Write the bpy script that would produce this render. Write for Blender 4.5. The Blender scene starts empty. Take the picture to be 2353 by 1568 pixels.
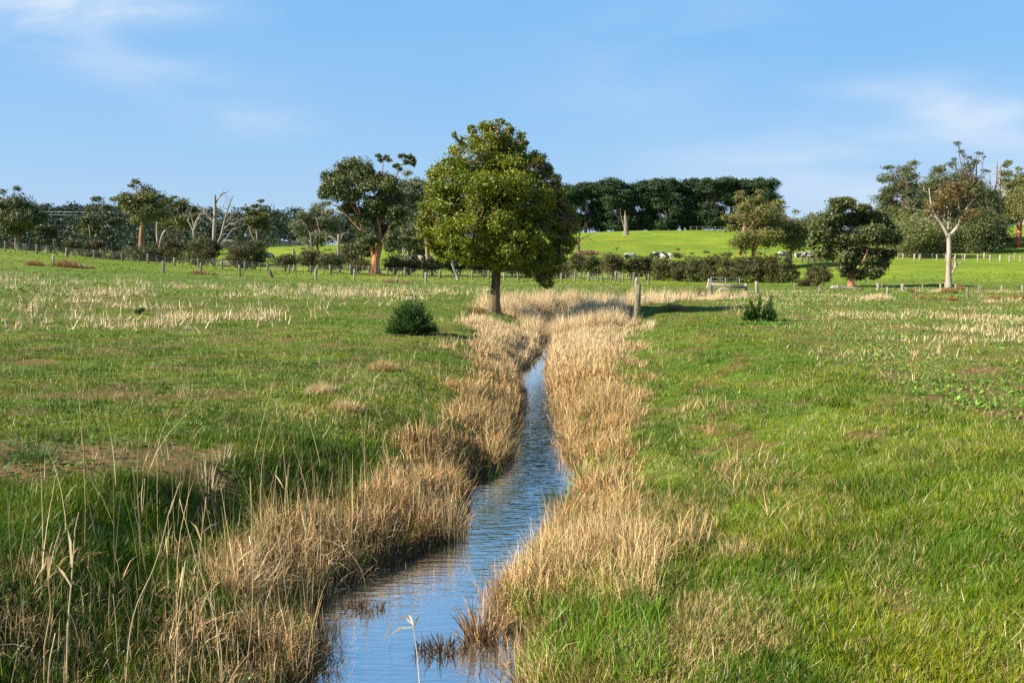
import bpy, math, random
import numpy as np
from mathutils import Vector

sc = bpy.context.scene
COL = sc.collection
rng = np.random.default_rng(11)
F = 2091.0            # focal length in units of a 2352 px wide picture
PITCH = math.radians(5.03)
CAMZ = 2.1
CP, SP = math.cos(PITCH), math.sin(PITCH)

# ------------------------------------------------------------------ noise
def _hash(ix, iy, seed):
    h = (ix.astype(np.int64) * 374761393 + iy.astype(np.int64) * 668265263 + seed * 974711) & 0xffffffff
    h = ((h ^ (h >> 13)) * 1274126177) & 0xffffffff
    return ((h ^ (h >> 16)) & 0xffff) / 65535.0

def vnoise(x, y, seed=0):
    x = np.asarray(x, float); y = np.asarray(y, float)
    ix = np.floor(x); iy = np.floor(y)
    fx = x - ix; fy = y - iy
    fx = fx * fx * (3 - 2 * fx); fy = fy * fy * (3 - 2 * fy)
    ix = ix.astype(np.int64); iy = iy.astype(np.int64)
    a = _hash(ix, iy, seed); b = _hash(ix + 1, iy, seed)
    c = _hash(ix, iy + 1, seed); d = _hash(ix + 1, iy + 1, seed)
    return (a * (1 - fx) + b * fx) * (1 - fy) + (c * (1 - fx) + d * fx) * fy

def fbm(x, y, octv=3, seed=0):
    s = 0; a = 0.5; t = 0
    for k in range(octv):
        s = s + a * vnoise(np.asarray(x) * 2 ** k + 17.3 * k, np.asarray(y) * 2 ** k - 9.1 * k, seed + k)
        t += a; a *= 0.5
    return s / t

def sstep(a, b, x):
    t = np.clip((np.asarray(x, float) - a) / (b - a), 0, 1)
    return t * t * (3 - 2 * t)

# ------------------------------------------------------------------ terrain
KD = np.array([0, 30, 55, 75, 90, 100, 112, 130, 160, 200, 260, 300, 380, 700, 1200, 2500], float)
KU = np.array([-600, 0, 250, 500, 700, 860, 1176, 1340, 1500, 1700, 1850, 2050, 2352, 3000], float)
KZ = np.array([
 [0, .2, .9, 2.2, 3.4, 4.2, 4.6, 4.4, 4.2, 4.5, 5, 6, 9, 30, 35, 30],
 [0, .05, .55, 1.5, 2.7, 3.5, 3.7, 3.4, 3.2, 3.4, 3.6, 4.5, 8, 27, 33, 30],
 [0, 0, .3, 1.0, 1.8, 2.3, 2.4, 2.2, 2.4, 3.2, 3.6, 4.5, 8, 26, 33, 30],
 [0, 0, .1, .6, 1.1, 1.4, 1.4, 1.4, 2.4, 4.6, 5.4, 5.6, 8, 23, 28, 28],
 [0, 0, .1, .3, .6, .8, .8, 1.0, 2.4, 5.0, 6.5, 6.8, 8, 16, 20, 20],
 [0, 0, .05, .2, .45, .57, .6, .9, 2.3, 4.6, 7, 7.5, 8, 10, 12, 12],
 [0, 0, 0, 0, .05, .1, .2, .7, 2.4, 5, 9, 9.8, 9, 8, 8, 8],
 [0, 0, 0, 0, -.05, 0, .1, .8, 2.7, 5.6, 10.3, 11, 10, 8, 8, 8],
 [0, 0, 0, -.1, -.2, -.15, 0, .8, 2.9, 6, 10.9, 11.4, 10, 8, 8, 8],
 [0, 0, 0, -.1, -.2, -.1, .1, .8, 3.0, 6.2, 11, 11.6, 10, 8, 8, 8],
 [0, 0, 0, -.1, 0, .1, .3, .9, 2.6, 5.5, 10.5, 11.5, 10, 8, 8, 8],
 [0, 0, 0, -.05, .2, .5, .8, 1.4, 2.6, 4.2, 7, 9, 9, 8, 8, 8],
 [0, 0, 0, -.1, .2, .5, .8, 1.5, 2.8, 7, 13, 14, 13, 8, 8, 8],
 [0, 0, 0, -.1, .2, .5, .8, 1.5, 3.2, 8, 14, 15, 13, 8, 8, 8]], float)
_dg = np.arange(0, 2501, 2.0)
_tab = np.array([np.interp(_dg, KD, r) for r in KZ])
_k = np.exp(-0.5 * (np.arange(-6, 7) / 2.6) ** 2); _k /= _k.sum()
_pad = np.pad(_tab, ((0, 0), (6, 6)), mode='edge')
_tab = np.array([np.convolve(r, _k, mode='valid') for r in _pad])
_ug = np.linspace(-600, 3000, 361)
_tabu = np.array([np.interp(_ug, KU, _tab[:, j]) for j in range(_tab.shape[1])]).T
_k2 = np.exp(-0.5 * (np.arange(-9, 10) / 4.5) ** 2); _k2 /= _k2.sum()
_pad = np.pad(_tabu, ((9, 9), (0, 0)), mode='edge')
_tabu = np.array([np.convolve(_pad[:, j], _k2, mode='valid') for j in range(_pad.shape[1])]).T

def far_z(x, y):
    d = np.clip(y, 0, 2498)
    u = np.clip(1176 + F * x / np.maximum(y, 2.0), -599, 2999)
    fi = d / 2.0; i = np.floor(fi).astype(int); fi -= i
    fj = (u + 600) / 10.0; j = np.minimum(np.floor(fj).astype(int), 359); fj -= j
    T = _tabu
    return ((T[j, i] * (1 - fi) + T[j, i + 1] * fi) * (1 - fj) + (T[j + 1, i] * (1 - fi) + T[j + 1, i + 1] * fi) * fj)

WZ = -1.0
def unproj(u, v, z):
    a = (u - 1176) / F; b = (784 - v) / F
    dz = -SP + b * CP; dy = CP + b * SP
    t = (z - CAMZ) / dz
    return a * t, dy * t

_L = [(720, 1568), (727, 1500), (722, 1440), (771, 1362), (880, 1305), (985, 1270), (1055, 1225), (1072, 1165), (1080, 1110),
      (1160, 1085), (1176, 1040), (1178, 985), (1200, 940), (1197, 905), (1186, 862), (1214, 834), (1240, 804), (1240, 778), (1246, 764)]
_R = [(1190, 1568), (1200, 1500), (1175, 1440), (1150, 1375), (1205, 1307), (1262, 1239), (1305, 1160), (1318, 1100), (1300, 1048),
      (1286, 985), (1281, 941), (1262, 905), (1258, 850), (1262, 804), (1272, 778), (1268, 764)]
def _edge(pts):
    q = np.array([unproj(u, v, WZ) for u, v in pts])
    o = np.argsort(q[:, 1]); return q[o, 1], q[o, 0]
LY, LX = _edge(_L); RY, RX = _edge(_R)
def edges(y):
    y = np.asarray(y, float)
    return (np.interp(y, LY, LX) + .22 * (fbm(y * 2.3, y * 0, 3, 301) - .5) * 2 * .6, np.interp(y, RY, RX) + .22 * (fbm(y * 2.1, y * 0 + 5, 3, 305) - .5) * 2 * .6)
YEND = float(LY[-1])
# the creek turns right behind the pale grass and runs to the culvert
TURN = np.array([(1.45, YEND - 1), (1.6, YEND + 2), (3.2, 45.5), (7.5, 50.5), (11.5, 54.5), (13.6, 57.6)])
def dist_turn(x, y):
    best = np.full(np.shape(x), 1e9)
    for (x0, y0), (x1, y1) in zip(TURN[:-1], TURN[1:]):
        dx, dy = x1 - x0, y1 - y0
        t = np.clip(((x - x0) * dx + (y - y0) * dy) / (dx * dx + dy * dy), 0, 1)
        best = np.minimum(best, np.hypot(x - x0 - t * dx, y - y0 - t * dy))
    return best

def side_dist(x, y):
    """signed distance outside the water: left side dl, right side dr (negative inside)"""
    l, r = edges(y)
    return l - x, x - r

def H(x, y):
    x = np.asarray(x, float); y = np.asarray(y, float)
    z = far_z(x, y)
    am = 0.03 + 0.10 * sstep(20, 120, y)
    z = z + am * (fbm(x * .35, y * .35, 3, 5) - .5) * 2 + 0.05 * (fbm(x * 1.6, y * 1.6, 2, 9) - .5)
    z = z + 0.25 * sstep(60, 200, y) * (fbm(x * .04, y * .04, 3, 55) - .5)
    dl, dr = side_dist(x, y)
    near = 1 - sstep(YEND - 1.5, YEND + 1.5, y)
    wob = (fbm(x * .8, y * .8, 2, 21) - .5)
    steep = 1 - sstep(9, 14, y)
    wl = 2.3 + 0.7 * wob
    sl = np.maximum(dl, 0)
    wl = np.where(steep > 0, (1 - steep) * wl + steep * (2.25 + .6 * wob), wl)
    pl = (.14 * sstep(0, .12, sl) + .34 * sstep(0, 1.1, sl) + .52 * sstep(.95 * steep + .6 * wob * steep, wl, sl))
    wr = 5.2 + 1.0 * wob
    sr = np.maximum(dr, 0)
    pr = .14 * sstep(0, .15, sr) + .30 * sstep(0, 1.6, sr) + .56 * sstep(1.3, wr + .2, sr)
    prof = np.where(dl > 0, pl, np.where(dr > 0, pr, 0))
    inw = np.where((dl <= 0) & (dr <= 0), -0.3 * sstep(0, .3, np.minimum(-dl, -dr)), 0)
    zn = (1 - prof) * WZ + prof * z + inw
    z1 = z * (1 - near) + zn * near
    dt = dist_turn(x, y)
    z2 = z - 1.15 * np.exp(-(dt / 1.3) ** 2)
    far = sstep(YEND - 1.5, YEND + 1.0, y)
    return np.where(y > YEND - 1.5, z1 * (1 - far) + np.minimum(z1, z2) * far, z1)

def H1(x, y):
    return float(H(np.array([x]), np.array([y]))[0])

def at(u, d, v=600.0):
    """ground point on azimuth u at depth d"""
    b = (784 - v) / F
    x = (u - 1176) / F * d / (CP + b * SP)
    return x, d, H1(x, d)

def hit(u, v, d0=4.0, d1=420.0):
    """first ground point seen at pixel (u, v)"""
    d = np.geomspace(d0, d1, 2400)
    a = (u - 1176) / F; b = (784 - v) / F
    dz = (-SP + b * CP) / (CP + b * SP); dx = a / (CP + b * SP)
    x = dx * d; z = CAMZ + dz * d
    h = H(x, d)
    k = np.nonzero(h >= z)[0]
    if len(k) == 0: return at(u, 100, v)
    k = k[0]
    return float(x[k]), float(d[k]), float(h[k])

def P(u, v, d):
    a = (u - 1176) / F; b = (784 - v) / F
    k = d / (CP + b * SP)
    return np.array([a * k, d, CAMZ + (-SP + b * CP) * k])

# ------------------------------------------------------------------ mesh building
class Acc:
    def __init__(self):
        self.V = []; self.C = []; self.F = {3: [], 4: []}; self.n = 0
    def add(self, V, faces, C=None):
        V = np.asarray(V, float).reshape(-1, 3)
        for f in faces:
            f = np.asarray(f, np.int64)
            if f.size: self.F[f.shape[1]].append(f + self.n)
        self.V.append(V)
        if C is None: C = np.ones((len(V), 3))
        C = np.asarray(C, float)
        if C.ndim == 1: C = np.tile(C, (len(V), 1))
        self.C.append(C); self.n += len(V)
    def build(self, name, mat, parent=None, origin=(0, 0, 0), smooth=False, colour=True):
        V = np.concatenate(self.V) - np.asarray(origin)
        me = bpy.data.meshes.new(name)
        me.vertices.add(len(V)); me.vertices.foreach_set('co', V.astype(np.float32).ravel())
        li = []; ls = []; s = 0
        for k in (3, 4):
            if self.F[k]:
                f = np.concatenate(self.F[k]); li.append(f.ravel())
                ls.append(s + np.arange(len(f)) * k); s += f.size
        li = np.concatenate(li).astype(np.int32); ls = np.concatenate(ls).astype(np.int32)
        me.loops.add(len(li)); me.loops.foreach_set('vertex_index', li)
        me.polygons.add(len(ls)); me.polygons.foreach_set('loop_start', ls)
        me.update(calc_edges=True)
        if colour:
            C = np.concatenate(self.C)
            at_ = me.color_attributes.new('Col', 'FLOAT_COLOR', 'POINT')
            at_.data.foreach_set('color', np.concatenate([C, np.ones((len(C), 1))], 1).astype(np.float32).ravel())
        if smooth:
            me.polygons.foreach_set('use_smooth', np.ones(len(ls), bool))
        if mat: me.materials.append(mat)
        o = bpy.data.objects.new(name, me); COL.objects.link(o)
        if parent: o.parent = parent
        return o

def unit(v):
    return v / np.maximum(np.linalg.norm(v, axis=-1, keepdims=True), 1e-9)

def rdir(n, rs):
    return unit(rs.normal(size=(n, 3)))

def tube(acc, pts, rad, n=7, col=(1, 1, 1), cap=True, wob=0.0, rs=None):
    pts = np.asarray(pts, float); rad = np.broadcast_to(np.asarray(rad, float), (len(pts),)).copy()
    t = unit(np.gradient(pts, axis=0))
    ref = np.array([0.31, 0.95, 0.05]) if abs(t[0][2]) > .6 else np.array([0, 0, 1.0])
    V = []
    for k in range(len(pts)):
        a = unit(np.cross(t[k], ref)); b = np.cross(t[k], a)
        ang = np.arange(n) / n * 2 * np.pi
        r = rad[k] * (1 + (wob * rs.uniform(-1, 1, n) if wob else 0))
        V.append(pts[k] + (np.cos(ang) * r)[:, None] * a + (np.sin(ang) * r)[:, None] * b)
    V = np.concatenate(V)
    i = np.arange(n); j = (i + 1) % n
    Fq = np.concatenate([np.stack([k * n + i, k * n + j, (k + 1) * n + j, (k + 1) * n + i], 1) for k in range(len(pts) - 1)])
    tri = []
    if cap:
        c = len(V); V = np.concatenate([V, pts[[0]], pts[[-1]]]); m = (len(pts) - 1) * n
        tri = [np.concatenate([np.stack([j, i, np.full(n, c)], 1), np.stack([m + i, m + j, np.full(n, c + 1)], 1)])]
    acc.add(V, [Fq] + tri, np.tile(np.asarray(col, float), (len(V), 1)))

def smooth_path(pts, k=4, jit=0.0, rs=None):
    """Catmull-Rom through the points; columns may include the radius"""
    p = np.asarray(pts, float)
    if len(p) < 3 and jit == 0: return p
    q = np.concatenate([[2 * p[0] - p[1]], p, [2 * p[-1] - p[-2]]])
    out = []
    for i in range(1, len(q) - 2):
        for s in np.arange(k) / k:
            a, b, c, d = q[i - 1], q[i], q[i + 1], q[i + 2]
            out.append(.5 * (2 * b + (c - a) * s + (2 * a - 5 * b + 4 * c - d) * s ** 2 + (3 * b - a - 3 * c + d) * s ** 3))
    out.append(q[-2]); out = np.array(out)
    if jit:
        out[1:-1, :3] += rs.normal(size=(len(out) - 2, 3)) * jit * np.linalg.norm(p[-1, :3] - p[0, :3])
    return out

def box(acc, c, s, rotz=0.0, col=(1, 1, 1), axis=None):
    """box of full sizes s centred on c; axis = local x direction"""
    x = np.array([math.cos(rotz), math.sin(rotz), 0.0]) if axis is None else unit(np.asarray(axis, float))
    up = np.array([0, 0, 1.0]) if abs(x[2]) < .95 else np.array([0, 1.0, 0])
    y = unit(np.cross(up, x)); z = np.cross(x, y)
    V = []
    for i in (-.5, .5):
        for j in (-.5, .5):
            for k in (-.5, .5):
                V.append(np.asarray(c) + x * i * s[0] + y * j * s[1] + z * k * s[2])
    acc.add(V, [np.array([[0, 1, 3, 2], [4, 6, 7, 5], [0, 4, 5, 1], [2, 3, 7, 6], [0, 2, 6, 4], [1, 5, 7, 3]])], col)

def blades(acc, base, h, w, lean_dir, lean, bend, col, nseg=3, tipcol=None):
    """curved tapering strips; lean/bend in radians-ish; vectorised"""
    N = len(base)
    face = rng.uniform(0, 2 * np.pi, N)
    side = np.stack([np.cos(face), np.sin(face), np.zeros(N)], 1)
    ld = np.stack([np.cos(lean_dir), np.sin(lean_dir), np.zeros(N)], 1)
    V = np.zeros((N, 2 * nseg + 1, 3))
    Cc = np.zeros((N, 2 * nseg + 1, 3))
    pos = base.copy(); ang = lean.copy()
    if tipcol is None: tipcol = col
    for k in range(nseg + 1):
        s = k / nseg
        ww = w * (1 - 0.75 * s) * .5
        if k < nseg:
            V[:, 2 * k] = pos - side * ww[:, None]; V[:, 2 * k + 1] = pos + side * ww[:, None]
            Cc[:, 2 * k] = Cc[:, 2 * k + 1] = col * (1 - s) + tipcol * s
            ca, sa = np.cos(ang), np.sin(ang)
            pos = pos + (h / nseg)[:, None] * (ld * sa[:, None] + np.array([0, 0, 1.0]) * ca[:, None])
            ang = ang + bend / nseg
        else:
            V[:, 2 * k] = pos; Cc[:, 2 * k] = tipcol
    m = 2 * nseg + 1
    off = (np.arange(N) * m)[:, None]
    q = [off + np.array([[2 * k, 2 * k + 1, 2 * k + 3, 2 * k + 2]]) for k in range(nseg - 1)]
    t = off + np.array([[2 * nseg - 2, 2 * nseg - 1, 2 * nseg]])
    fs = [t]
    if q: fs.append(np.concatenate(q))
    acc.add(V.reshape(-1, 3), fs, Cc.reshape(-1, 3))

def leaves(acc, p, t, nrm, L, W, col):
    """diamond leaves: centre p, long axis t, normal nrm"""
    s = unit(np.cross(nrm, t)); t = unit(t)
    L = np.broadcast_to(L, (len(p),))[:, None]; W = np.broadcast_to(W, (len(p),))[:, None]
    V = np.stack([p - t * L / 2, p + s * W / 2 - t * L * .05, p + t * L / 2, p - s * W / 2 - t * L * .05], 1).reshape(-1, 3)
    f = np.arange(len(p) * 4).reshape(-1, 4)
    acc.add(V, [f], np.repeat(col, 4, 0))

# ------------------------------------------------------------------ tagging
def tag(o, label=None, cat=None, group=None, kind=None):
    if label: o['label'] = label
    if cat: o['category'] = cat
    if group: o['group'] = group
    if kind: o['kind'] = kind
    return o

def thing(name, loc, label, cat, group=None, rotz=0.0):
    o = bpy.data.objects.new(name, None); COL.objects.link(o)
    o.location = loc; o.rotation_euler = (0, 0, rotz); o.empty_display_size = .3
    return tag(o, label, cat, group)

def copy_tree(root, loc, rotz, scale, label, group=None):
    r = root.copy(); COL.objects.link(r); r.location = loc; r.rotation_euler = (0, 0, rotz); r.scale = scale
    r['label'] = label
    if group: r['group'] = group
    for ch in list(root.children):
        c = ch.copy(); COL.objects.link(c); c.parent = r
        for g in list(ch.children):
            d = g.copy(); COL.objects.link(d); d.parent = c
    return r

# ------------------------------------------------------------------ materials
def new_mat(name):
    m = bpy.data.materials.new(name); m.use_nodes = True
    nt = m.node_tree; nt.nodes.clear()
    out = nt.nodes.new('ShaderNodeOutputMaterial')
    return m, nt, out

def N(nt, t, **kw):
    n = nt.nodes.new(t)
    for k, v in kw.items():
        if k in n.inputs: n.inputs[k].default_value = v
        else: setattr(n, k, v)
    return n

def leaf_mat(name, rough=.5, trans=.3, spec=.35, tint=(1, 1, 1)):
    m, nt, out = new_mat(name)
    a = N(nt, 'ShaderNodeAttribute', attribute_name='Col')
    b = N(nt, 'ShaderNodeBsdfPrincipled'); b.inputs['Roughness'].default_value = rough
    b.inputs['Specular IOR Level'].default_value = spec
    nt.links.new(a.outputs['Color'], b.inputs['Base Color'])
    t = N(nt, 'ShaderNodeBsdfTranslucent')
    mul = N(nt, 'ShaderNodeMix', data_type='RGBA', blend_type='MULTIPLY'); mul.inputs['Factor'].default_value = 1
    nt.links.new(a.outputs['Color'], mul.inputs['A']); mul.inputs['B'].default_value = (*[min(1, c) for c in tint], 1)
    nt.links.new(mul.outputs['Result'], t.inputs['Color'])
    mx = N(nt, 'ShaderNodeMixShader'); mx.inputs[0].default_value = trans
    nt.links.new(b.outputs[0], mx.inputs[1]); nt.links.new(t.outputs[0], mx.inputs[2])
    nt.links.new(mx.outputs[0], out.inputs[0])
    return m

def bark_mat(name, c1, c2, scale=3.0, stretch=.25, rough=.85, c3=None):
    m, nt, out = new_mat(name)
    tc = N(nt, 'ShaderNodeTexCoord'); mp = N(nt, 'ShaderNodeMapping'); mp.inputs['Scale'].default_value = (1, 1, stretch)
    nt.links.new(tc.outputs['Object'], mp.inputs[0])
    nz = N(nt, 'ShaderNodeTexNoise'); nz.inputs['Scale'].default_value = scale; nz.inputs['Detail'].default_value = 5
    nt.links.new(mp.outputs[0], nz.inputs['Vector'])
    cr = N(nt, 'ShaderNodeValToRGB')
    cr.color_ramp.elements[0].position = .35; cr.color_ramp.elements[0].color = (*c1, 1)
    cr.color_ramp.elements[1].position = .62; cr.color_ramp.elements[1].color = (*c2, 1)
    if c3:
        e = cr.color_ramp.elements.new(.5); e.color = (*c3, 1)
    nt.links.new(nz.outputs['Fac'], cr.inputs[0])
    at_ = N(nt, 'ShaderNodeAttribute', attribute_name='Col')
    mul = N(nt, 'ShaderNodeMix', data_type='RGBA', blend_type='MULTIPLY'); mul.inputs['Factor'].default_value = 1
    nt.links.new(cr.outputs[0], mul.inputs['A']); nt.links.new(at_.outputs['Color'], mul.inputs['B'])
    b = N(nt, 'ShaderNodeBsdfPrincipled'); b.inputs['Roughness'].default_value = rough; b.inputs['Specular IOR Level'].default_value = .2
    nt.links.new(mul.outputs['Result'], b.inputs['Base Color'])
    bp = N(nt, 'ShaderNodeBump'); bp.inputs['Strength'].default_value = .6; bp.inputs['Distance'].default_value = .03
    n2 = N(nt, 'ShaderNodeTexNoise'); n2.inputs['Scale'].default_value = scale * 6; n2.inputs['Detail'].default_value = 4
    nt.links.new(mp.outputs[0], n2.inputs['Vector']); nt.links.new(n2.outputs['Fac'], bp.inputs['Height'])
    nt.links.new(bp.outputs[0], b.inputs['Normal'])
    nt.links.new(b.outputs[0], out.inputs[0])
    return m

M = {}
M['grass'] = leaf_mat('grass_blade', .42, .22, .3)
M['dry'] = leaf_mat('dry_straw', .55, .16, .3)
M['leaf'] = leaf_mat('gum_leaf', .5, .16, .35)
M['wattle'] = leaf_mat('wattle_leaf', .45, .18, .4)
M['weed'] = leaf_mat('weed_leaf', .6, .25, .2)
M['pine'] = leaf_mat('cypress_leaf', .6, .12, .25)
M['bark_gum'] = bark_mat('gum_bark', (0.180, 0.090, 0.045), (0.360, 0.285, 0.210), 2.2, .2, c3=(0.285, 0.195, 0.128))
M['bark_pale'] = bark_mat('pale_bark', (0.259, 0.202, 0.151), (0.418, 0.360, 0.288), 2.5, .25, c3=(0.360, 0.302, 0.238))
M['bark_red'] = bark_mat('stringy_bark', (0.165, 0.064, 0.030), (0.345, 0.173, 0.090), 3, .12, c3=(0.270, 0.128, 0.068))
M['bark_dead'] = bark_mat('dead_wood', (0.194, 0.158, 0.122), (0.374, 0.331, 0.274), 3, .15)
M['bark_dark'] = bark_mat('dark_bark', (.06, .045, .03), (.17, .125, .085), 5, .2)
M['bark_shrub'] = bark_mat('shrub_bark', (0.120, 0.090, 0.060), (0.270, 0.217, 0.150), 3, .2)
M['post'] = bark_mat('weathered_post', (0.136, 0.112, 0.074), (0.285, 0.248, 0.180), 9, .08, c3=(0.205, 0.174, 0.118))
M['post_pale'] = bark_mat('pale_post', (0.211, 0.174, 0.124), (0.384, 0.341, 0.267), 9, .08)
M['wire'] = bark_mat('fence_wire', (.22, .22, .2), (.3, .3, .28), 9, 1, .5)

# ground
def ground_material():
    m, nt, out = new_mat('paddock_ground')
    L = nt.links.new
    geo = N(nt, 'ShaderNodeNewGeometry')
    a = N(nt, 'ShaderNodeAttribute', attribute_name='Col')
    def noise(sc_, det=4, rough=.55):
        n = N(nt, 'ShaderNodeTexNoise'); n.inputs['Scale'].default_value = sc_; n.inputs['Detail'].default_value = det
        n.inputs['Roughness'].default_value = rough
        L(geo.outputs['Position'], n.inputs['Vector']); return n
    def vary(src, noise_n, lo, hi, p0=.35, p1=.65):
        r = N(nt, 'ShaderNodeValToRGB')
        r.color_ramp.elements[0].position = p0; r.color_ramp.elements[0].color = (*lo, 1)
        r.color_ramp.elements[1].position = p1; r.color_ramp.elements[1].color = (*hi, 1)
        L(noise_n.outputs['Fac'], r.inputs[0])
        mx = N(nt, 'ShaderNodeMix', data_type='RGBA', blend_type='MULTIPLY'); mx.inputs['Factor'].default_value = 1
        L(src, mx.inputs['A']); L(r.outputs[0], mx.inputs['B']); return mx.outputs['Result']
    c = vary(a.outputs['Color'], noise(.11, 5), (.82, .88, .8), (1.15, 1.08, 1.2))
    c = vary(c, noise(.9, 4), (.8, .86, .85), (1.2, 1.1, 1.1))
    c = vary(c, noise(9, 5, .7), (.62, .7, .7), (1.35, 1.25, 1.2))
    b = N(nt, 'ShaderNodeBsdfPrincipled'); b.inputs['Roughness'].default_value = .9; b.inputs['Specular IOR Level'].default_value = .1
    L(c, b.inputs['Base Color'])
    bp = N(nt, 'ShaderNodeBump'); bp.inputs['Strength'].default_value = .8; bp.inputs['Distance'].default_value = .06
    L(noise(5, 6, .75).outputs['Fac'], bp.inputs['Height']); L(bp.outputs[0], b.inputs['Normal'])
    L(b.outputs[0], out.inputs[0])
    return m
M['ground'] = ground_material()

def water_material():
    m, nt, out = new_mat('creek_water')
    L = nt.links.new
    geo = N(nt, 'ShaderNodeNewGeometry')
    mp = N(nt, 'ShaderNodeMapping'); mp.inputs['Scale'].default_value = (.9, 3.4, 1)
    L(geo.outputs['Position'], mp.inputs[0])
    n1 = N(nt, 'ShaderNodeTexNoise'); n1.inputs['Scale'].default_value = 4; n1.inputs['Detail'].default_value = 2.5
    n1.inputs['Distortion'].default_value = .4
    L(mp.outputs[0], n1.inputs['Vector'])
    sx = N(nt, 'ShaderNodeSeparateXYZ'); L(geo.outputs['Position'], sx.inputs[0])
    mr = N(nt, 'ShaderNodeFloatCurve'); cu = mr.mapping.curves[0]
    for a, b in ((0, .03), (.19, .035), (.26, .26), (.42, .28), (.6, .15), (1, .10)):
        if a in (0, 1): cu.points[int(a)].location = (a, b)
        else: cu.points.new(a, b)
    mr.mapping.update()
    dv = N(nt, 'ShaderNodeMath', operation='DIVIDE', use_clamp=True); dv.inputs[1].default_value = 40
    L(sx.outputs['Y'], dv.inputs[0]); L(dv.outputs[0], mr.inputs['Value'])
    bp = N(nt, 'ShaderNodeBump'); bp.inputs['Distance'].default_value = .03
    L(mr.outputs[0], bp.inputs['Strength']); L(n1.outputs['Fac'], bp.inputs['Height'])
    gl = N(nt, 'ShaderNodeBsdfGlossy'); gl.inputs['Roughness'].default_value = .02; gl.inputs['Color'].default_value = (.96, .96, .95, 1)
    df = N(nt, 'ShaderNodeBsdfDiffuse'); df.inputs['Color'].default_value = (.13, .15, .125, 1)
    fr = N(nt, 'ShaderNodeFresnel'); fr.inputs['IOR'].default_value = 2.4
    L(bp.outputs[0], fr.inputs['Normal']); L(bp.outputs[0], gl.inputs['Normal'])
    ad = N(nt, 'ShaderNodeMath', operation='ADD', use_clamp=True); ad.inputs[1].default_value = .62
    L(fr.outputs[0], ad.inputs[0])
    mx = N(nt, 'ShaderNodeMixShader'); L(ad.outputs[0], mx.inputs[0]); L(df.outputs[0], mx.inputs[1]); L(gl.outputs[0], mx.inputs[2])
    L(mx.outputs[0], out.inputs[0])
    return m
M['water'] = water_material()

# ------------------------------------------------------------------ camera, sun, sky
cam = bpy.data.objects.new('camera', bpy.data.cameras.new('camera')); COL.objects.link(cam)
cam.location = (0, 0, CAMZ); cam.rotation_euler = (math.pi / 2 - PITCH, 0, 0)
cam.data.sensor_width = 36; cam.data.lens = 36 * F / 2352
cam.data.clip_start = .05; cam.data.clip_end = 6000
sc.camera = cam

SUN_AZ = math.radians(106)   # angle from the view direction (+Y) towards -X
SUN_EL = math.radians(33)
to_sun = Vector((-math.sin(SUN_AZ) * math.cos(SUN_EL), math.cos(SUN_AZ) * math.cos(SUN_EL), math.sin(SUN_EL)))
sl = bpy.data.lights.new('sun', 'SUN'); sl.energy = 5.0; sl.angle = math.radians(.5); sl.color = (1, .92, .78)
so = bpy.data.objects.new('sun', sl); COL.objects.link(so)
so.rotation_euler = to_sun.to_track_quat('Z', 'Y').to_euler(); so.location = (-40, -20, 40)

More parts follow.
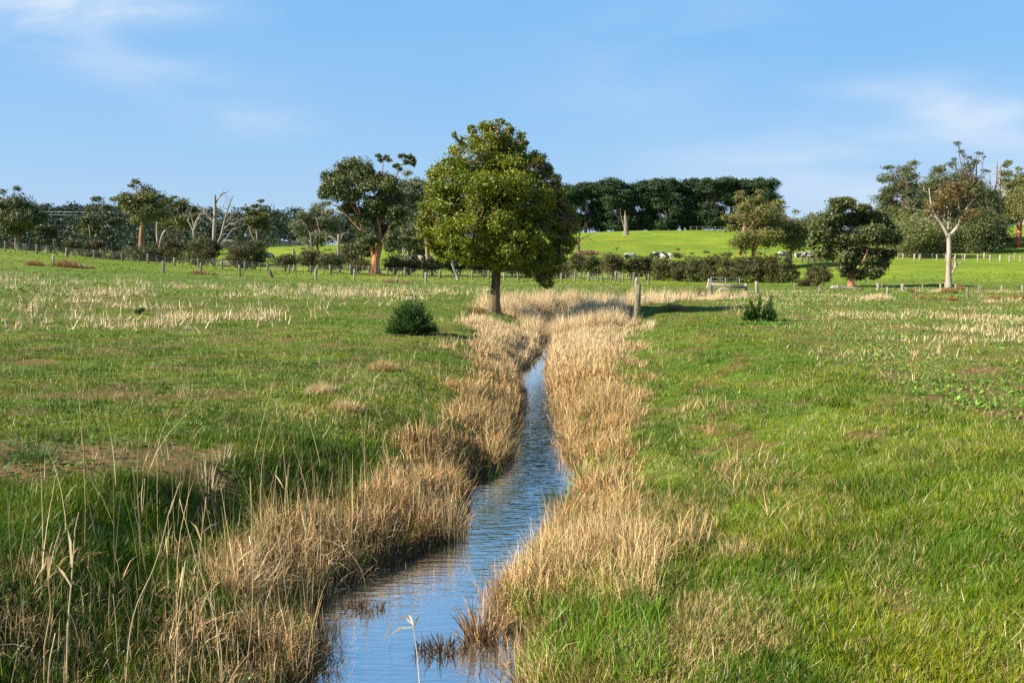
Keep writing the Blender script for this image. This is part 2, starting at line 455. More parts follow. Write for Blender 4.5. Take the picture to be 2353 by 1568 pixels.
w = bpy.data.worlds.new('World'); sc.world = w; w.use_nodes = True
def build_sky():
    nt = w.node_tree; nt.nodes.clear(); L = nt.links.new
    out = N(nt, 'ShaderNodeOutputWorld'); bg = N(nt, 'ShaderNodeBackground'); bg.inputs['Strength'].default_value = .07
    sky = N(nt, 'ShaderNodeTexSky'); sky.sky_type = 'NISHITA'; sky.sun_disc = False
    sky.sun_elevation = SUN_EL; sky.sun_rotation = math.atan2(to_sun.x, to_sun.y)
    sky.air_density = 1.0; sky.dust_density = .6; sky.ozone_density = 2.5; sky.altitude = 0
    hs = N(nt, 'ShaderNodeHueSaturation'); hs.inputs['Saturation'].default_value = SKY_SAT; hs.inputs['Value'].default_value = SKY_VAL
    hs.inputs['Hue'].default_value = .5
    L(sky.outputs[0], hs.inputs['Color'])
    # thin cirrus, laid out by direction: x/y = azimuth, z/y = height
    tc = N(nt, 'ShaderNodeTexCoord'); sx = N(nt, 'ShaderNodeSeparateXYZ'); L(tc.outputs['Generated'], sx.inputs[0])
    gr = N(nt, 'ShaderNodeValToRGB'); el_ = gr.color_ramp.elements
    el_[0].position = 0; el_[0].color = (*HZ0, 1); el_[1].position = 1; el_[1].color = (*HZ3, 1)
    e = el_.new(.12); e.color = (*HZ1, 1); e = el_.new(.30); e.color = (*HZ2, 1); e = el_.new(.62); e.color = (.62, 1.7, 3.8, 1)
    L(sx.outputs['Z'], gr.inputs[0])
    sm = N(nt, 'ShaderNodeMix', data_type='RGBA'); sm.inputs['Factor'].default_value = .86
    L(hs.outputs[0], sm.inputs['A']); L(gr.outputs[0], sm.inputs['B'])
    def math_(op, a, b=None, clamp=False):
        n = N(nt, 'ShaderNodeMath', operation=op, use_clamp=clamp)
        for k, q in enumerate((a, b)):
            if q is None: continue
            if isinstance(q, (int, float)): n.inputs[k].default_value = q
            else: L(q, n.inputs[k])
        return n.outputs[0]
    ay = math_('MAXIMUM', math_('ABSOLUTE', sx.outputs['Y']), .05)
    az = math_('DIVIDE', sx.outputs['X'], ay); el = math_('DIVIDE', sx.outputs['Z'], ay)
    cb = N(nt, 'ShaderNodeCombineXYZ'); L(az, cb.inputs[0]); L(el, cb.inputs[1])
    def wisps(rot, scx, scy, det, lo, hi, off=0):
        mp = N(nt, 'ShaderNodeMapping'); mp.inputs['Rotation'].default_value = (0, 0, rot); mp.inputs['Scale'].default_value = (scx, scy, 1)
        mp.inputs['Location'].default_value = (off, off * .7, 0)
        L(cb.outputs[0], mp.inputs[0])
        nz = N(nt, 'ShaderNodeTexNoise'); nz.inputs['Scale'].default_value = 1; nz.inputs['Detail'].default_value = det
        nz.inputs['Roughness'].default_value = .55; nz.inputs['Distortion'].default_value = .5
        L(mp.outputs[0], nz.inputs['Vector'])
        mr = N(nt, 'ShaderNodeMapRange', interpolation_type='SMOOTHSTEP'); mr.inputs['From Min'].default_value = lo; mr.inputs['From Max'].default_value = hi
        L(nz.outputs['Fac'], mr.inputs['Value']); return mr.outputs[0]
    def spot(ca, ce, ra, re, rot=0.0):
        mp = N(nt, 'ShaderNodeMapping', vector_type='TEXTURE'); mp.inputs['Location'].default_value = (ca, ce, 0)
        mp.inputs['Rotation'].default_value = (0, 0, rot); mp.inputs['Scale'].default_value = (ra, re, 1)
        L(cb.outputs[0], mp.inputs[0])
        ln = N(nt, 'ShaderNodeVectorMath', operation='LENGTH'); L(mp.outputs[0], ln.inputs[0])
        mr = N(nt, 'ShaderNodeMapRange', interpolation_type='SMOOTHSTEP'); mr.inputs['From Min'].default_value = 1; mr.inputs['From Max'].default_value = 0
        L(ln.outputs['Value'], mr.inputs['Value']); return mr.outputs[0]
    tot = None
    def addm(mask, amt):
        nonlocal tot
        q = math_('MULTIPLY', mask, amt)
        tot = q if tot is None else math_('ADD', tot, q)
    w1 = wisps(-.12, 5, 16, 5, .38, .68)
    w2 = wisps(.25, 4, 14, 5, .36, .66, 3.1)
    w3 = wisps(-.18, 1.6, 6, 4, .25, .62, 7.7)
    addm(math_('MULTIPLY', w1, spot(-.46, .29, .24, .08, -.05)), 1.2)
    addm(math_('MULTIPLY', w1, spot(-.42, .21, .24, .04, -.13)), .45)
    addm(math_('MULTIPLY', w3, spot(.50, .165, .26, .055, -.10)), 1.6)
    addm(math_('MULTIPLY', w2, spot(.46, .17, .20, .035, -.12)), .7)
    addm(math_('MULTIPLY', w3, spot(.42, .095, .36, .085, -.08)), 1.25)
    addm(math_('MULTIPLY', w2, spot(-.28, .15, .2, .035, -.1)), .4)
    addm(math_('MULTIPLY', w2, spot(.16, .22, .3, .12, .5)), .22)
    addm(math_('MULTIPLY', w3, spot(-.48, .285, .26, .05, -.05)), .8)
    addm(w3, .08)
    mx = N(nt, 'ShaderNodeMix', data_type='RGBA'); L(math_('MULTIPLY', tot, .8, True), mx.inputs['Factor'])
    L(sm.outputs['Result'], mx.inputs['A']); mx.inputs['B'].default_value = CLOUD
    L(mx.outputs['Result'], bg.inputs['Color']); L(bg.outputs[0], out.inputs[0])
SKY_SAT = 1.15; SKY_VAL = 1.0; CLOUD = (4.6, 5.3, 6.3, 1)
HZ0 = (3.2, 4.3, 5.8); HZ1 = (2.05, 3.8, 6.0); HZ2 = (1.2, 3.3, 6.1); HZ3 = (.18, .5, 1.4)
build_sky()
sc.view_settings.view_transform = 'Standard'; sc.view_settings.look = 'None'
sc.view_settings.exposure = 1.15; sc.view_settings.gamma = 1.0
sc.cycles.max_bounces = 6; sc.cycles.diffuse_bounces = 2; sc.cycles.glossy_bounces = 2
sc.cycles.transmission_bounces = 3; sc.cycles.transparent_max_bounces = 4
sc.cycles.use_denoising = False
# ------------------------------------------------------------------ ground sheet
G1 = np.array((.085, .15, .018)); G2 = np.array((.13, .17, .03)); SOIL = np.array((.16, .09, .045)); MUD = np.array((.15, .105, .042))
def dirt_w(x, y):
    n = fbm(x * 1.1, y * 1.1, 3, 33) - .5
    r = np.hypot((x + 5.2) / 2.2, (y - 9.4) / 1.25)
    n2 = fbm(x * 4, y * 4, 2, 35) - .5
    return 1 - sstep(.7, 1.05, r + n * 1.1 + n2 * .5)
def weedfield_w(x, y):
    """broad-leaf weed patch of the right-hand paddock"""
    u = 1176 + F * x / np.maximum(y, 3)
    n = fbm(x * .5, y * .5, 3, 41) - .5
    lim = np.interp(y, [6, 9, 12, 16, 20, 28, 40, 60, 75], [7.2, 6.9, 6.6, 6.4, 6.6, 7.6, 9, 14, 22])
    return sstep(-.4, .9, x - lim + 1.6 * n) * (1 - sstep(70, 82, y))
def stubble_w(x, y):
    u = 1176 + F * x / np.maximum(y, 3)
    n = fbm(x * .22, y * .22, 3, 47)
    a = sstep(25, 34, y + 8 * (n - .5)) * (1 - sstep(58, 72, y)) * (1 - sstep(-9.5, -6.0, x + 2.2 * (n - .5) - np.clip((y - 40) * .35, 0, 7)))
    return a * sstep(.36, .6, n)
def reed_w(x, y):
    """dry reed cover beside the water, 0..1"""
    dl, dr = side_dist(x, y)
    n = (fbm(x * .9, y * .9, 3, 61) - .5) + .9 * (fbm(x * 2.6, y * 2.6, 2, 67) - .5)
    wl = np.interp(y, [4, 5.4, 6.3, 7.2, 8.3, 9.2, 10.5, 12, 14, 17, 21, 25, 29, 31, 34, 37], [3.0, 2.7, 1.7, 1.05, 1.0, 1.2, 1.3, .95, .95, 1.05, 1.0, 1.0, 1.7, 2.6, 2.6, 3.0])
    wr = np.interp(y, [4, 6.6, 7.3, 8.2, 9.5, 11, 13, 16, 20, 24, 28, 33, 37], [.15, .25, 1.1, 1.45, 1.1, .95, .9, 1.35, 1.7, 1.9, 2.2, 2.7, 3.1])
    a = np.where(dl > -.2, 1 - sstep(.72, 1.08, dl / wl + n * .9), 0)
    b = np.where(dr > -.2, 1 - sstep(.70, 1.1, dr / wr + n * 1.0), 0)
    b = b * (1 - .85 * sstep(.44, .60, fbm(x * 1.1 + 5, y * .8, 3, 63)) * sstep(8.6, 9.6, y) * (1 - sstep(15, 19, y)))
    a = a * (1 - .6 * sstep(.5, .64, fbm(x * 1.3 + 5, y * .9, 3, 65)) * (1 - sstep(18, 24, y)))
    near = 1 - sstep(36.0, 37.5, y)
    dt = dist_turn(x, y)
    wt = np.interp(y, [36, 40, 46, 52, 58], [3.0, 2.8, 2.8, 2.0, 1.0])
    c = (1 - sstep(.7, 1.1, dt / wt + n * .8)) * sstep(35.5, 36.5, y)
    trunk_gap = 1 - sstep(32.0, 33.2, y) * (1 - sstep(38.5, 40, y)) * (1 - sstep(.3, 1.0, x))
    return np.maximum(np.maximum(a, b) * near, c) * trunk_gap
def sparse_w(x, y):
    """scattered dry tufts beyond the reed belts"""
    dl, dr = side_dist(x, y)
    n = fbm(x * 1.3, y * 1.3, 3, 71)
    a = np.where(dl > 0, 1 - sstep(1.5, 4.2, dl), 0) * sstep(10, 13, y)
    b = np.where(dr > 0, 1 - sstep(1.2, 3.6, dr), 0)
    return np.maximum(a, b) * sstep(.52, .68, n) * (1 - sstep(36, 38, y))

def ground_colour(x, y):
    n = fbm(x * .25, y * .25, 4, 81)[:, None]; n2 = fbm(x * 1.5, y * 1.5, 3, 83)[:, None]
    c = G1 + (G2 - G1) * sstep(.35, .65, n)
    nf = fbm(x * .035, y * .05, 4, 85)[:, None]
    farg = np.array((.165, .245, .02)) * (.72 + .56 * nf) + np.array((.05, .02, .0)) * sstep(.5, .7, fbm(x * .12, y * .2, 3, 86))[:, None]; d = y[:, None]
    c = c + (farg * (.85 + .3 * n) - c) * sstep(70, 110, d)
    c = c + (SOIL - c) * (.75 * sstep(.56, .66, n2) * (1 - sstep(40, 70, d)))
    c = c + (MUD - c) * dirt_w(x, y)[:, None]
    wf = weedfield_w(x, y)[:, None]
    c = c + (np.array((.15, .13, .04)) - c) * wf * .6 * (1 - sstep(50, 75, d))
    c = c + (SOIL * 1.15 - c) * (wf * sstep(.53, .66, n2) * (1 - sstep(14, 24, d)))
    rw = reed_w(x, y)[:, None]
    c = c + (np.array((.06, .036, .016)) - c) * rw
    dl, dr = side_dist(x, y)
    wet = ((1 - sstep(0.0, .25, np.maximum(dl, dr))) * (1 - sstep(36, 38, y)))[:, None]
    c = c + (np.array((.05, .038, .022)) - c) * wet
    # bare reddish track by the culvert and along the near fence on the right
    tr = (sstep(3, 12, x) * sstep(60, 64, y) * (1 - sstep(68, 76, y)) * sstep(.4, .6, fbm(x * .3, y * .6, 3, 91)))[:, None]
    c = c + (np.array((.20, .13, .05)) - c) * tr * .6
    # the wooded hill stays dark soil and litter under its trees
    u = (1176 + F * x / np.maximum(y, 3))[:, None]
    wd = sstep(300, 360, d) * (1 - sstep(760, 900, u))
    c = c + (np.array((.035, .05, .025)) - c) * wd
    return c

xs = np.concatenate([-np.geomspace(4.0, 2600, 120)[::-1], np.linspace(-3.95, 3.95, 132), np.geomspace(4.0, 2600, 120)])
ys = np.concatenate([np.linspace(-60, 2, 12, endpoint=False), np.linspace(2, 44, 340, endpoint=False), np.geomspace(44, 420, 210, endpoint=False), np.geomspace(420, 2490, 40)])
gx, gy = np.meshgrid(xs, ys)
gz = H(gx.ravel(), gy.ravel())
V = np.stack([gx.ravel(), gy.ravel(), gz], 1)
nx = len(xs); ii = (np.arange(len(ys) - 1)[:, None] * nx + np.arange(nx - 1)[None, :]).ravel()
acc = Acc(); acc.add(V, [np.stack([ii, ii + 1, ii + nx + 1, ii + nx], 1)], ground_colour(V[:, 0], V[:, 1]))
tag(acc.build('ground', M['ground'], smooth=True), 'rolling green paddock with hills behind and creek banks', None, None, 'structure')

# creek water: one sheet following the channel, its edges buried in the banks
wy = np.concatenate([np.linspace(-8, YEND, 120), np.linspace(YEND + .3, YEND + 2.5, 6)])
l, r = edges(wy); acc = Acc()
Vw = np.concatenate([np.stack([l - .25, wy, np.full_like(wy, WZ)], 1), np.stack([r + .25, wy, np.full_like(wy, WZ)], 1)])
k = np.arange(len(wy) - 1); m_ = len(wy)
acc.add(Vw, [np.stack([k, k + m_, k + m_ + 1, k + 1], 1)])
tag(acc.build('water', M['water'], colour=False), 'narrow creek reflecting the blue sky between reedy banks', None, None, 'structure')

# ------------------------------------------------------------------ grass cover
def scatter(n, d0, d1, u0=-260, u1=2620):
    d = rng.uniform(d0, d1, n); u = rng.uniform(u0, u1, n)
    return (u - 1176) / F * d, d

def lerp(a, b, t): return a + (b - a) * t

def grass_band(acc, n, d0, d1, nseg, hs, ws, per=15, spread=.035):
    m = n // per
    tx, ty = scatter(m, d0, d1)
    th = rng.uniform(.45, 1.5, m) ** 1.2; tcol = rng.uniform(size=m); tdir = rng.uniform(0, 6.28, m)
    cnt = rng.integers(per // 3, per * 2, m); i = np.repeat(np.arange(m), cnt); n = len(i)
    o = rng.normal(size=(n, 2)) * (spread * (.6 + .6 * th))[i][:, None]
    x, y = tx[i] + o[:, 0], ty[i] + o[:, 1]; odir = np.arctan2(o[:, 1], o[:, 0])
    th, tcol, tdir = th[i], tcol[i], tdir[i]
    z = H(x, y)
    dl, dr = side_dist(x, y)
    cl = fbm(x * 1.7, y * 1.7, 3, 101); cl2 = fbm(x * .45, y * .45, 3, 103); cl3 = fbm(x * 5, y * 5, 2, 105)
    rw = reed_w(x, y); dw = dirt_w(x, y); wf = weedfield_w(x, y); sp = sparse_w(x, y)
    keep = rng.uniform(size=n) < (1 - .66 * rw) * (1 - .965 * dw) * (1 - .62 * wf * (1 - sstep(.45, .7, cl))) * (.4 + 1.0 * cl)
    keep &= rng.uniform(size=n) > .7 * sstep(.58, .69, fbm(x * 1.5, y * 1.5, 3, 83)) * (1 - .6 * (dr > 0) * (dr < 5)) * (1 - .9 * (dl > 0) * (dl < 3.2))
    keep &= z > WZ + .015
    x, y, z, dl, dr, cl, cl2, cl3, rw, wf, dw, sp, th, tcol, tdir, odir = [q[keep] for q in (x, y, z, dl, dr, cl, cl2, cl3, rw, wf, dw, sp, th, tcol, tdir, odir)]
    n = len(x)
    leftbank = np.where(dl > 0, 1 - sstep(3.0, 4.5, dl), 0) * (1 - sstep(10, 14, y))
    rightbank = np.where(dr > 0, 1 - sstep(5, 7.5, dr), 0)
    hm = .052 + .04 * leftbank + .028 * rightbank * (1 - .6 * sstep(8, 14, y))
    lush = np.where(dr > 0, 1 - sstep(.7, 1.1, dr), 0) * (1 - sstep(7.6, 8.3, y))
    hm = hm * (.35 + .9 * cl ** 1.3 + .4 * cl3) * (.45 + .75 * th) + .08 * lush
    h = hm * rng.uniform(.6, 1.4, n) * hs
    w_ = rng.uniform(.004, .0082, n) * ws * (1 + .5 * lush)
    t = np.clip(rng.normal(tcol, .25), 0, 1)[:, None]
    ca = np.array((.105, .185, .006)); cb = np.array((.235, .28, .009)); cc = np.array((.04, .11, .006))
    col = lerp(ca, cb, t * sstep(.3, .7, cl2)[:, None] * 1.2)
    col = lerp(col, cc, (np.clip(sstep(.46, .68, cl) + .3 * leftbank, 0, 1) * rng.uniform(.2, 1, n))[:, None])  # dark clumps; left bank blades also darkened, its shade put into their colour
    pd = .06 + .10 * sstep(.5, .72, fbm(x * .8, y * .8, 3, 107)) + .40 * sp + .10 * wf + .25 * (tcol > .93)
    pd = pd * (1 - .7 * leftbank)
    dead = rng.uniform(size=n) < pd
    straw = lerp(np.array((.30, .19, .06)), np.array((.56, .42, .2)), rng.uniform(size=(n, 1)))
    col = np.where(dead[:, None], straw, col)
    yel = (rng.uniform(size=n) < 3.0 * .11 * sstep(.50, .68, fbm(x * .75 + 9, y * .75, 3, 109)) * (1 - leftbank))[:, None]
    col = np.where(yel & ~dead[:, None], np.array((.34, .33, .012)) * rng.uniform(.65, 1.1, (n, 1)), col)
    col = col * rng.uniform(.7, 1.25, (n, 1))
    fld = 9 * fbm(x * .7, y * .7, 2, 111)
    pick = rng.uniform(size=n)
    ld = np.where(pick < .5, odir, np.where(pick < .75, tdir, fld)) + rng.normal(0, .5, n)
    blades(acc, np.stack([x, y, z - .006], 1), h, w_, ld, np.abs(rng.normal(.25, .35, n)), rng.uniform(.0, 1.4, n), col, nseg)

acc = Acc()
grass_band(acc, 400000, 4.2, 11, 3, 1.0, 1.0)
grass_band(acc, 330000, 11, 24, 2, 1.0, 1.5, 13, .05)
grass_band(acc, 260000, 24, 48, 2, 1.0, 2.6, 10, .08)
grass_band(acc, 190000, 48, 112, 1, 1.25, 6.0)
tag(acc.build('grass', M['grass']), 'short bright green pasture grass covering the paddocks', None, None, 'stuff')
# ------------------------------------------------------------------ dry reeds along the creek
TAN = np.array((.66, .37, .115)); PALE = np.array((.90, .67, .36)); RUST = np.array((.43, .20, .055)); BLOND = np.array((.86, .66, .39))
def reed_tufts(n, per, d0, d1, wfun, xpad, spread):
    """tuft centres chosen by cover, then blades round each centre: x, y, z, outward direction, tuft number"""
    y = rng.uniform(d0, d1, n)
    l, r = edges(y)
    left = rng.uniform(size=n) < .5
    s = rng.uniform(np.where(y < 9.5, -.04, .0), xpad, n)
    x = np.where(left, l - s, r + s)
    k = rng.uniform(size=n) < wfun(x, y) * (.42 + .8 * sstep(.34, .56, fbm(x * 3.4, y * 2.8, 2, 129)))
    x, y = x[k], y[k]
    return spread_tufts(x, y, per, spread)

def spread_tufts(x, y, per, spread):
    m = len(x); size = rng.uniform(.5, 1.5, m)
    cnt = np.maximum(1, (per * size * rng.uniform(.5, 1.5, m)).astype(int))
    i = np.repeat(np.arange(m), cnt)
    o = rng.normal(size=(len(i), 2)) * (spread * size)[i][:, None]
    xx = x[i] + o[:, 0]; yy = y[i] + o[:, 1]
    return xx, yy, H(xx, yy), np.arctan2(o[:, 1], o[:, 0]), i, rng.uniform(size=m)[i], rng.uniform(0, 6.28, m)[i]

def reeds(acc, pts, hmin, hmax, w0, w1, lean, bend, nseg, pale):
    x, y, z, out, idx, tv, td = pts
    n = len(x)
    c2 = fbm(x * .5 + 3, y * .5, 2, 123)
    big = fbm(x * 2.2 + 7, y * 1.9, 3, 127)
    h = rng.uniform(hmin, hmax, n) * (.5 + .7 * tv) * (.45 + 1.1 * sstep(.3, .72, big))
    far = sstep(19, 31, y)[:, None]
    a = lerp(TAN, RUST, np.clip(sstep(.36, .6, c2) * .55 + .5 * sstep(.62, .4, big) + rng.normal(0, .22, n), 0, 1)[:, None]); b = lerp(PALE, BLOND, far)
    p = np.clip(pale - .12 + .22 * (1 - sstep(8, 12, y))[:, None] + .6 * far + .35 * (tv[:, None] - .5) + .5 * (big[:, None] - .5) + rng.normal(0, .3, (n, 1)), 0, 1)
    col = lerp(a, b, p) * rng.uniform(.7, 1.2, (n, 1))
    gr = (rng.uniform(size=n) < .09 + .3 * (tv > .84) * (1 - far[:, 0]))[:, None]
    col = np.where(gr, np.array((.17, .22, .04)) * rng.uniform(.7, 1.2, (n, 1)), col)
    old = (rng.uniform(size=n) < .15 * (1 - .7 * far[:, 0]))[:, None]
    col = np.where(old, np.array((.13, .065, .026)) * rng.uniform(.6, 1.5, (n, 1)), col)
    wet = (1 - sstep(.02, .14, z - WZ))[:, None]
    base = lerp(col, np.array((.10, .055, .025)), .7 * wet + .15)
    common = rng.uniform(size=n) < .35
    ld = np.where(common, td, out) + rng.normal(0, .6, n)
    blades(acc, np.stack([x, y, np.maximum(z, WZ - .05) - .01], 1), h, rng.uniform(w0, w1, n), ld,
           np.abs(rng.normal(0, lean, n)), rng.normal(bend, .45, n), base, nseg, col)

acc = Acc()
# tangled fallen leaves, then standing stems, from near to far
for n, d0, d1, ws in ((8500, 4.4, 10, 1.0), (9500, 10, 19, 1.4), (12500, 19, 36.6, 2.1)):
    reeds(acc, reed_tufts(n, 9, d0, d1, reed_w, 3.6, .08), .10, .24, .006 * ws, .011 * ws, 1.15, .3, 2, .30)
    reeds(acc, reed_tufts(n, 9, d0, d1, reed_w, 3.6, .06), .13, .29, .006 * ws, .012 * ws, .55, 1.5, 3, .35)
    reeds(acc, reed_tufts(int(n * .62), 8, d0, d1, reed_w, 3.6, .05), .15, .36, .004 * ws, .0075 * ws, .30, .15, 3, .5)
# sparse tall stems over the near left bank
reeds(acc, reed_tufts(2000, 1.5, 4.4, 10.5, lambda x, y: (side_dist(x, y)[0] > 0) * np.maximum(reed_w(x, y), .25 * (side_dist(x, y)[0] < 2.2)), 2.4, .03), .5, 1.05, .0045, .007, .17, .12, 4, .62)
reeds(acc, reed_tufts(5200, 9, 8.5, 37, sparse_w, 4.5, .06), .10, .32, .006, .011, .5, .5, 3, .5)
# pale tall grass where the creek bends to the culvert
t = rng.uniform(0, 1, 190000); yy = 35.0 + 24 * t; q = np.interp(yy, TURN[:, 1], TURN[:, 0]) + rng.normal(0, 2.0, len(t))
k = rng.uniform(size=len(t)) < reed_w(q, yy) * (dist_turn(q, yy) > .55)
k &= rng.uniform(size=len(t)) < .12
reeds(acc, spread_tufts(q[k], yy[k], 11, .12), .32, .66, .009, .017, .26, .4, 3, .75)
tag(acc.build('dry_grass', M['dry']), 'tan dead reeds and dry grass lining both banks of the creek', None, None, 'stuff')

# ------------------------------------------------------------------ stubble of pale broken stalks
acc = Acc()
def stub(x, y, hmin, hmax, w0, w1, lean, colmix):
    n = len(x); z = H(x, y)
    col = lerp(np.array((.62, .44, .22)), np.array((.80, .64, .40)), rng.uniform(size=(n, 1))) * rng.uniform(.8, 1.12, (n, 1))
    blades(acc, np.stack([x, y, z - .01], 1), rng.uniform(hmin, hmax, n), rng.uniform(w0, w1, n), rng.uniform(0, 2 * np.pi, n),
           np.abs(rng.normal(0, lean, n)), rng.normal(0, .35, n), col, 2)
x, y = scatter(170000, 22, 76, -300, 1250)
# stalks stand in clumps
k = rng.uniform(size=len(x)) < stubble_w(x, y) * sstep(.47, .66, fbm(x * 1.1, y * 1.1, 3, 131)) * .62
stub(x[k], y[k], .12, .52, .02, .045, 1.0, 0)
x, y = scatter(30000, 60, 92, 300, 1500)
k = rng.uniform(size=len(x)) < sstep(.52, .68, fbm(x * .25, y * .5, 3, 133)) * .4
stub(x[k], y[k], .08, .22, .015, .03, .7, 0)
x, y = scatter(60000, 16, 66, 1500, 2650)
k = rng.uniform(size=len(x)) < weedfield_w(x, y) * sstep(.47, .66, fbm(x * .35, y * .5, 4, 137)) * (.2 + .6 * sstep(18, 28, y))
stub(x[k], y[k], .06, .26, .010, .024, .6, 0)
# dry straws lying in the near green bank
x, y = scatter(2600, 5.5, 20, 1100, 2500)
k = side_dist(x, y)[1] > .6
x, y = x[k], y[k]; z = H(x, y); n = len(x)
blades(acc, np.stack([x, y, z + .02], 1), rng.uniform(.06, .22, n), rng.uniform(.003, .007, n), rng.uniform(0, 6.28, n), rng.uniform(.3, 1.4, n), rng.normal(0, .5, n),
       lerp(np.array((.45, .33, .15)), np.array((.74, .6, .38)), rng.uniform(size=(n, 1))), 2)
x, y = scatter(2200, 6.5, 24, -150, 1100)
k = side_dist(x, y)[0] > .8
x, y = x[k], y[k]; z = H(x, y); n = len(x)
blades(acc, np.stack([x, y, z + .01], 1), rng.uniform(.06, .3, n), rng.uniform(.004, .008, n), rng.uniform(0, 6.28, n), np.abs(rng.normal(0, .7, n)), rng.normal(0, .4, n),
       lerp(np.array((.45, .33, .15)), np.array((.74, .6, .38)), rng.uniform(size=(n, 1))), 2)
tag(acc.build('stubble_grass', M['dry']), 'pale broken stubble stalks scattered over the paddocks', None, None, 'stuff')

# ------------------------------------------------------------------ broad-leaf weeds
def rosettes(acc, x, y, R, nl, c0, c1, lift=.5):
    """low rosettes: nl leaves each, two faces per leaf"""
    n = len(x); z = H(x, y)
    a0 = rng.uniform(0, 6.28, n)
    for k in range(nl):
        a = a0 + k * 6.283 / nl + rng.normal(0, .35, n)
        up = rng.uniform(.05, lift, n); LL = R * rng.uniform(.6, 1.2, n)
        t = unit(np.stack([np.cos(a), np.sin(a), up], 1))
        s = np.stack([-np.sin(a), np.cos(a), rng.normal(0, .3, n)], 1)
        nrm = unit(np.cross(t, unit(s)))
        p = np.stack([x, y, z + .015], 1) + t * (LL * .55)[:, None] + np.array([0, 0, 1]) * (R * rng.uniform(0, .8, n))[:, None]
        col = lerp(c0, c1, rng.uniform(size=(n, 1))) * rng.uniform(.75, 1.2, (n, 1))
        leaves(acc, p, t, nrm, LL, LL * rng.uniform(.45, .7, n), col)
acc = Acc()
x, y = scatter(36000, 10, 72, 1450, 2650)
cov = weedfield_w(x, y) * sstep(.38, .58, fbm(x * .55, y * .7, 3, 141))
k = rng.uniform(size=len(x)) < cov * .6
rosettes(acc, x[k], y[k], rng.uniform(.03, .085, k.sum()) * (1 + .5 * sstep(25, 50, y[k])), 6, np.array((.12, .25, .03)), np.array((.25, .38, .075)), 1.0)
x, y = scatter(5200, 6, 22, -250, 1050)
k = (side_dist(x, y)[0] > 1.6) & (rng.uniform(size=len(x)) < sstep(.5, .66, fbm(x * .8, y * .8, 3, 143)) + .25 * dirt_w(x, y))
rosettes(acc, x[k], y[k], rng.uniform(.03, .07, k.sum()), 6, np.array((.07, .14, .02)), np.array((.15, .21, .05)), .8)
# nettle-like cover in the dark hollow on the near left bank
x, y = scatter(3000, 5.2, 8.6, -200, 620)
dl = side_dist(x, y)[0]
k = (dl > 1.0) & (dl < 2.6) & (rng.uniform(size=len(x)) < sstep(.45, .6, fbm(x * 1.2, y * 1.2, 3, 145)))
rosettes(acc, x[k], y[k], rng.uniform(.016, .034, k.sum()), 5, np.array((.05, .12, .012)), np.array((.09, .18, .02)), 1.2)
tag(acc.build('weeds', M['weed']), 'low broad-leaf weeds spreading through the paddock grass', None, None, 'stuff')

# ------------------------------------------------------------------ lush green blades at the waterside
acc = Acc()
def waterside(n, u0, u1, v0, v1, hmin, hmax, wd, dens=1.0):
    u = rng.uniform(u0, u1, n); v = rng.uniform(v0, v1, n)
    x, y = unproj(u, v, -.85); z = H(x, y)
    k = (z > WZ - .12) & (rng.uniform(size=n) < sstep(.3, .55, fbm(x * 2.2, y * 2.2, 2, 151)))
    x, y, z = x[k], y[k], z[k]; n = len(x)
    col = lerp(np.array((.10, .21, .014)), np.array((.21, .34, .03)), rng.uniform(size=(n, 1)))
    blades(acc, np.stack([x, y, z - .01], 1), rng.uniform(hmin, hmax, n), rng.uniform(wd * .6, wd * 1.3, n), rng.uniform(0, 6.28, n),
           np.abs(rng.normal(.1, .25, n)), np.abs(rng.normal(.4, .5, n)), col, 4)
waterside(2300, 1170, 1520, 1420, 1640, .14, .34, .010)
waterside(1100, 1290, 1560, 1300, 1430, .12, .26, .009)
waterside(240, 1120, 1182, 1070, 1112, .15, .34, .012)
waterside(380, 1300, 1420, 960, 1110, .14, .32, .012)
waterside(200, 1275, 1330, 1130, 1240, .10, .24, .010)
waterside(420, 1600, 1900, 1160, 1330, .10, .2, .007)
tag(acc.build('waterside_grass', M['grass']), 'tall lush green grass blades at the water edge', None, None, 'stuff')
# ------------------------------------------------------------------ trees
GUM = (np.array((.075, .105, .028)), np.array((.205, .205, .06)))
GUM_WARM = (np.array((.09, .112, .026)), np.array((.23, .205, .05)))
GUM_GREY = (np.array((.09, .12, .05)), np.array((.22, .23, .10)))
GUM_DARK = (np.array((.045, .074, .023)), np.array((.14, .15, .045)))
GUM_MID = (np.array((.055, .085, .025)), np.array((.165, .17, .05)))
SHRUB = (np.array((.055, .056, .016)), np.array((.12, .10, .028)))
SHRUB_G = (np.array((.05, .068, .018)), np.array((.115, .115, .032)))
WATTLE = (np.array((.06, .115, .006)), np.array((.30, .30, .011)))
CYP = (np.array((.022, .05, .022)), np.array((.065, .105, .036)))

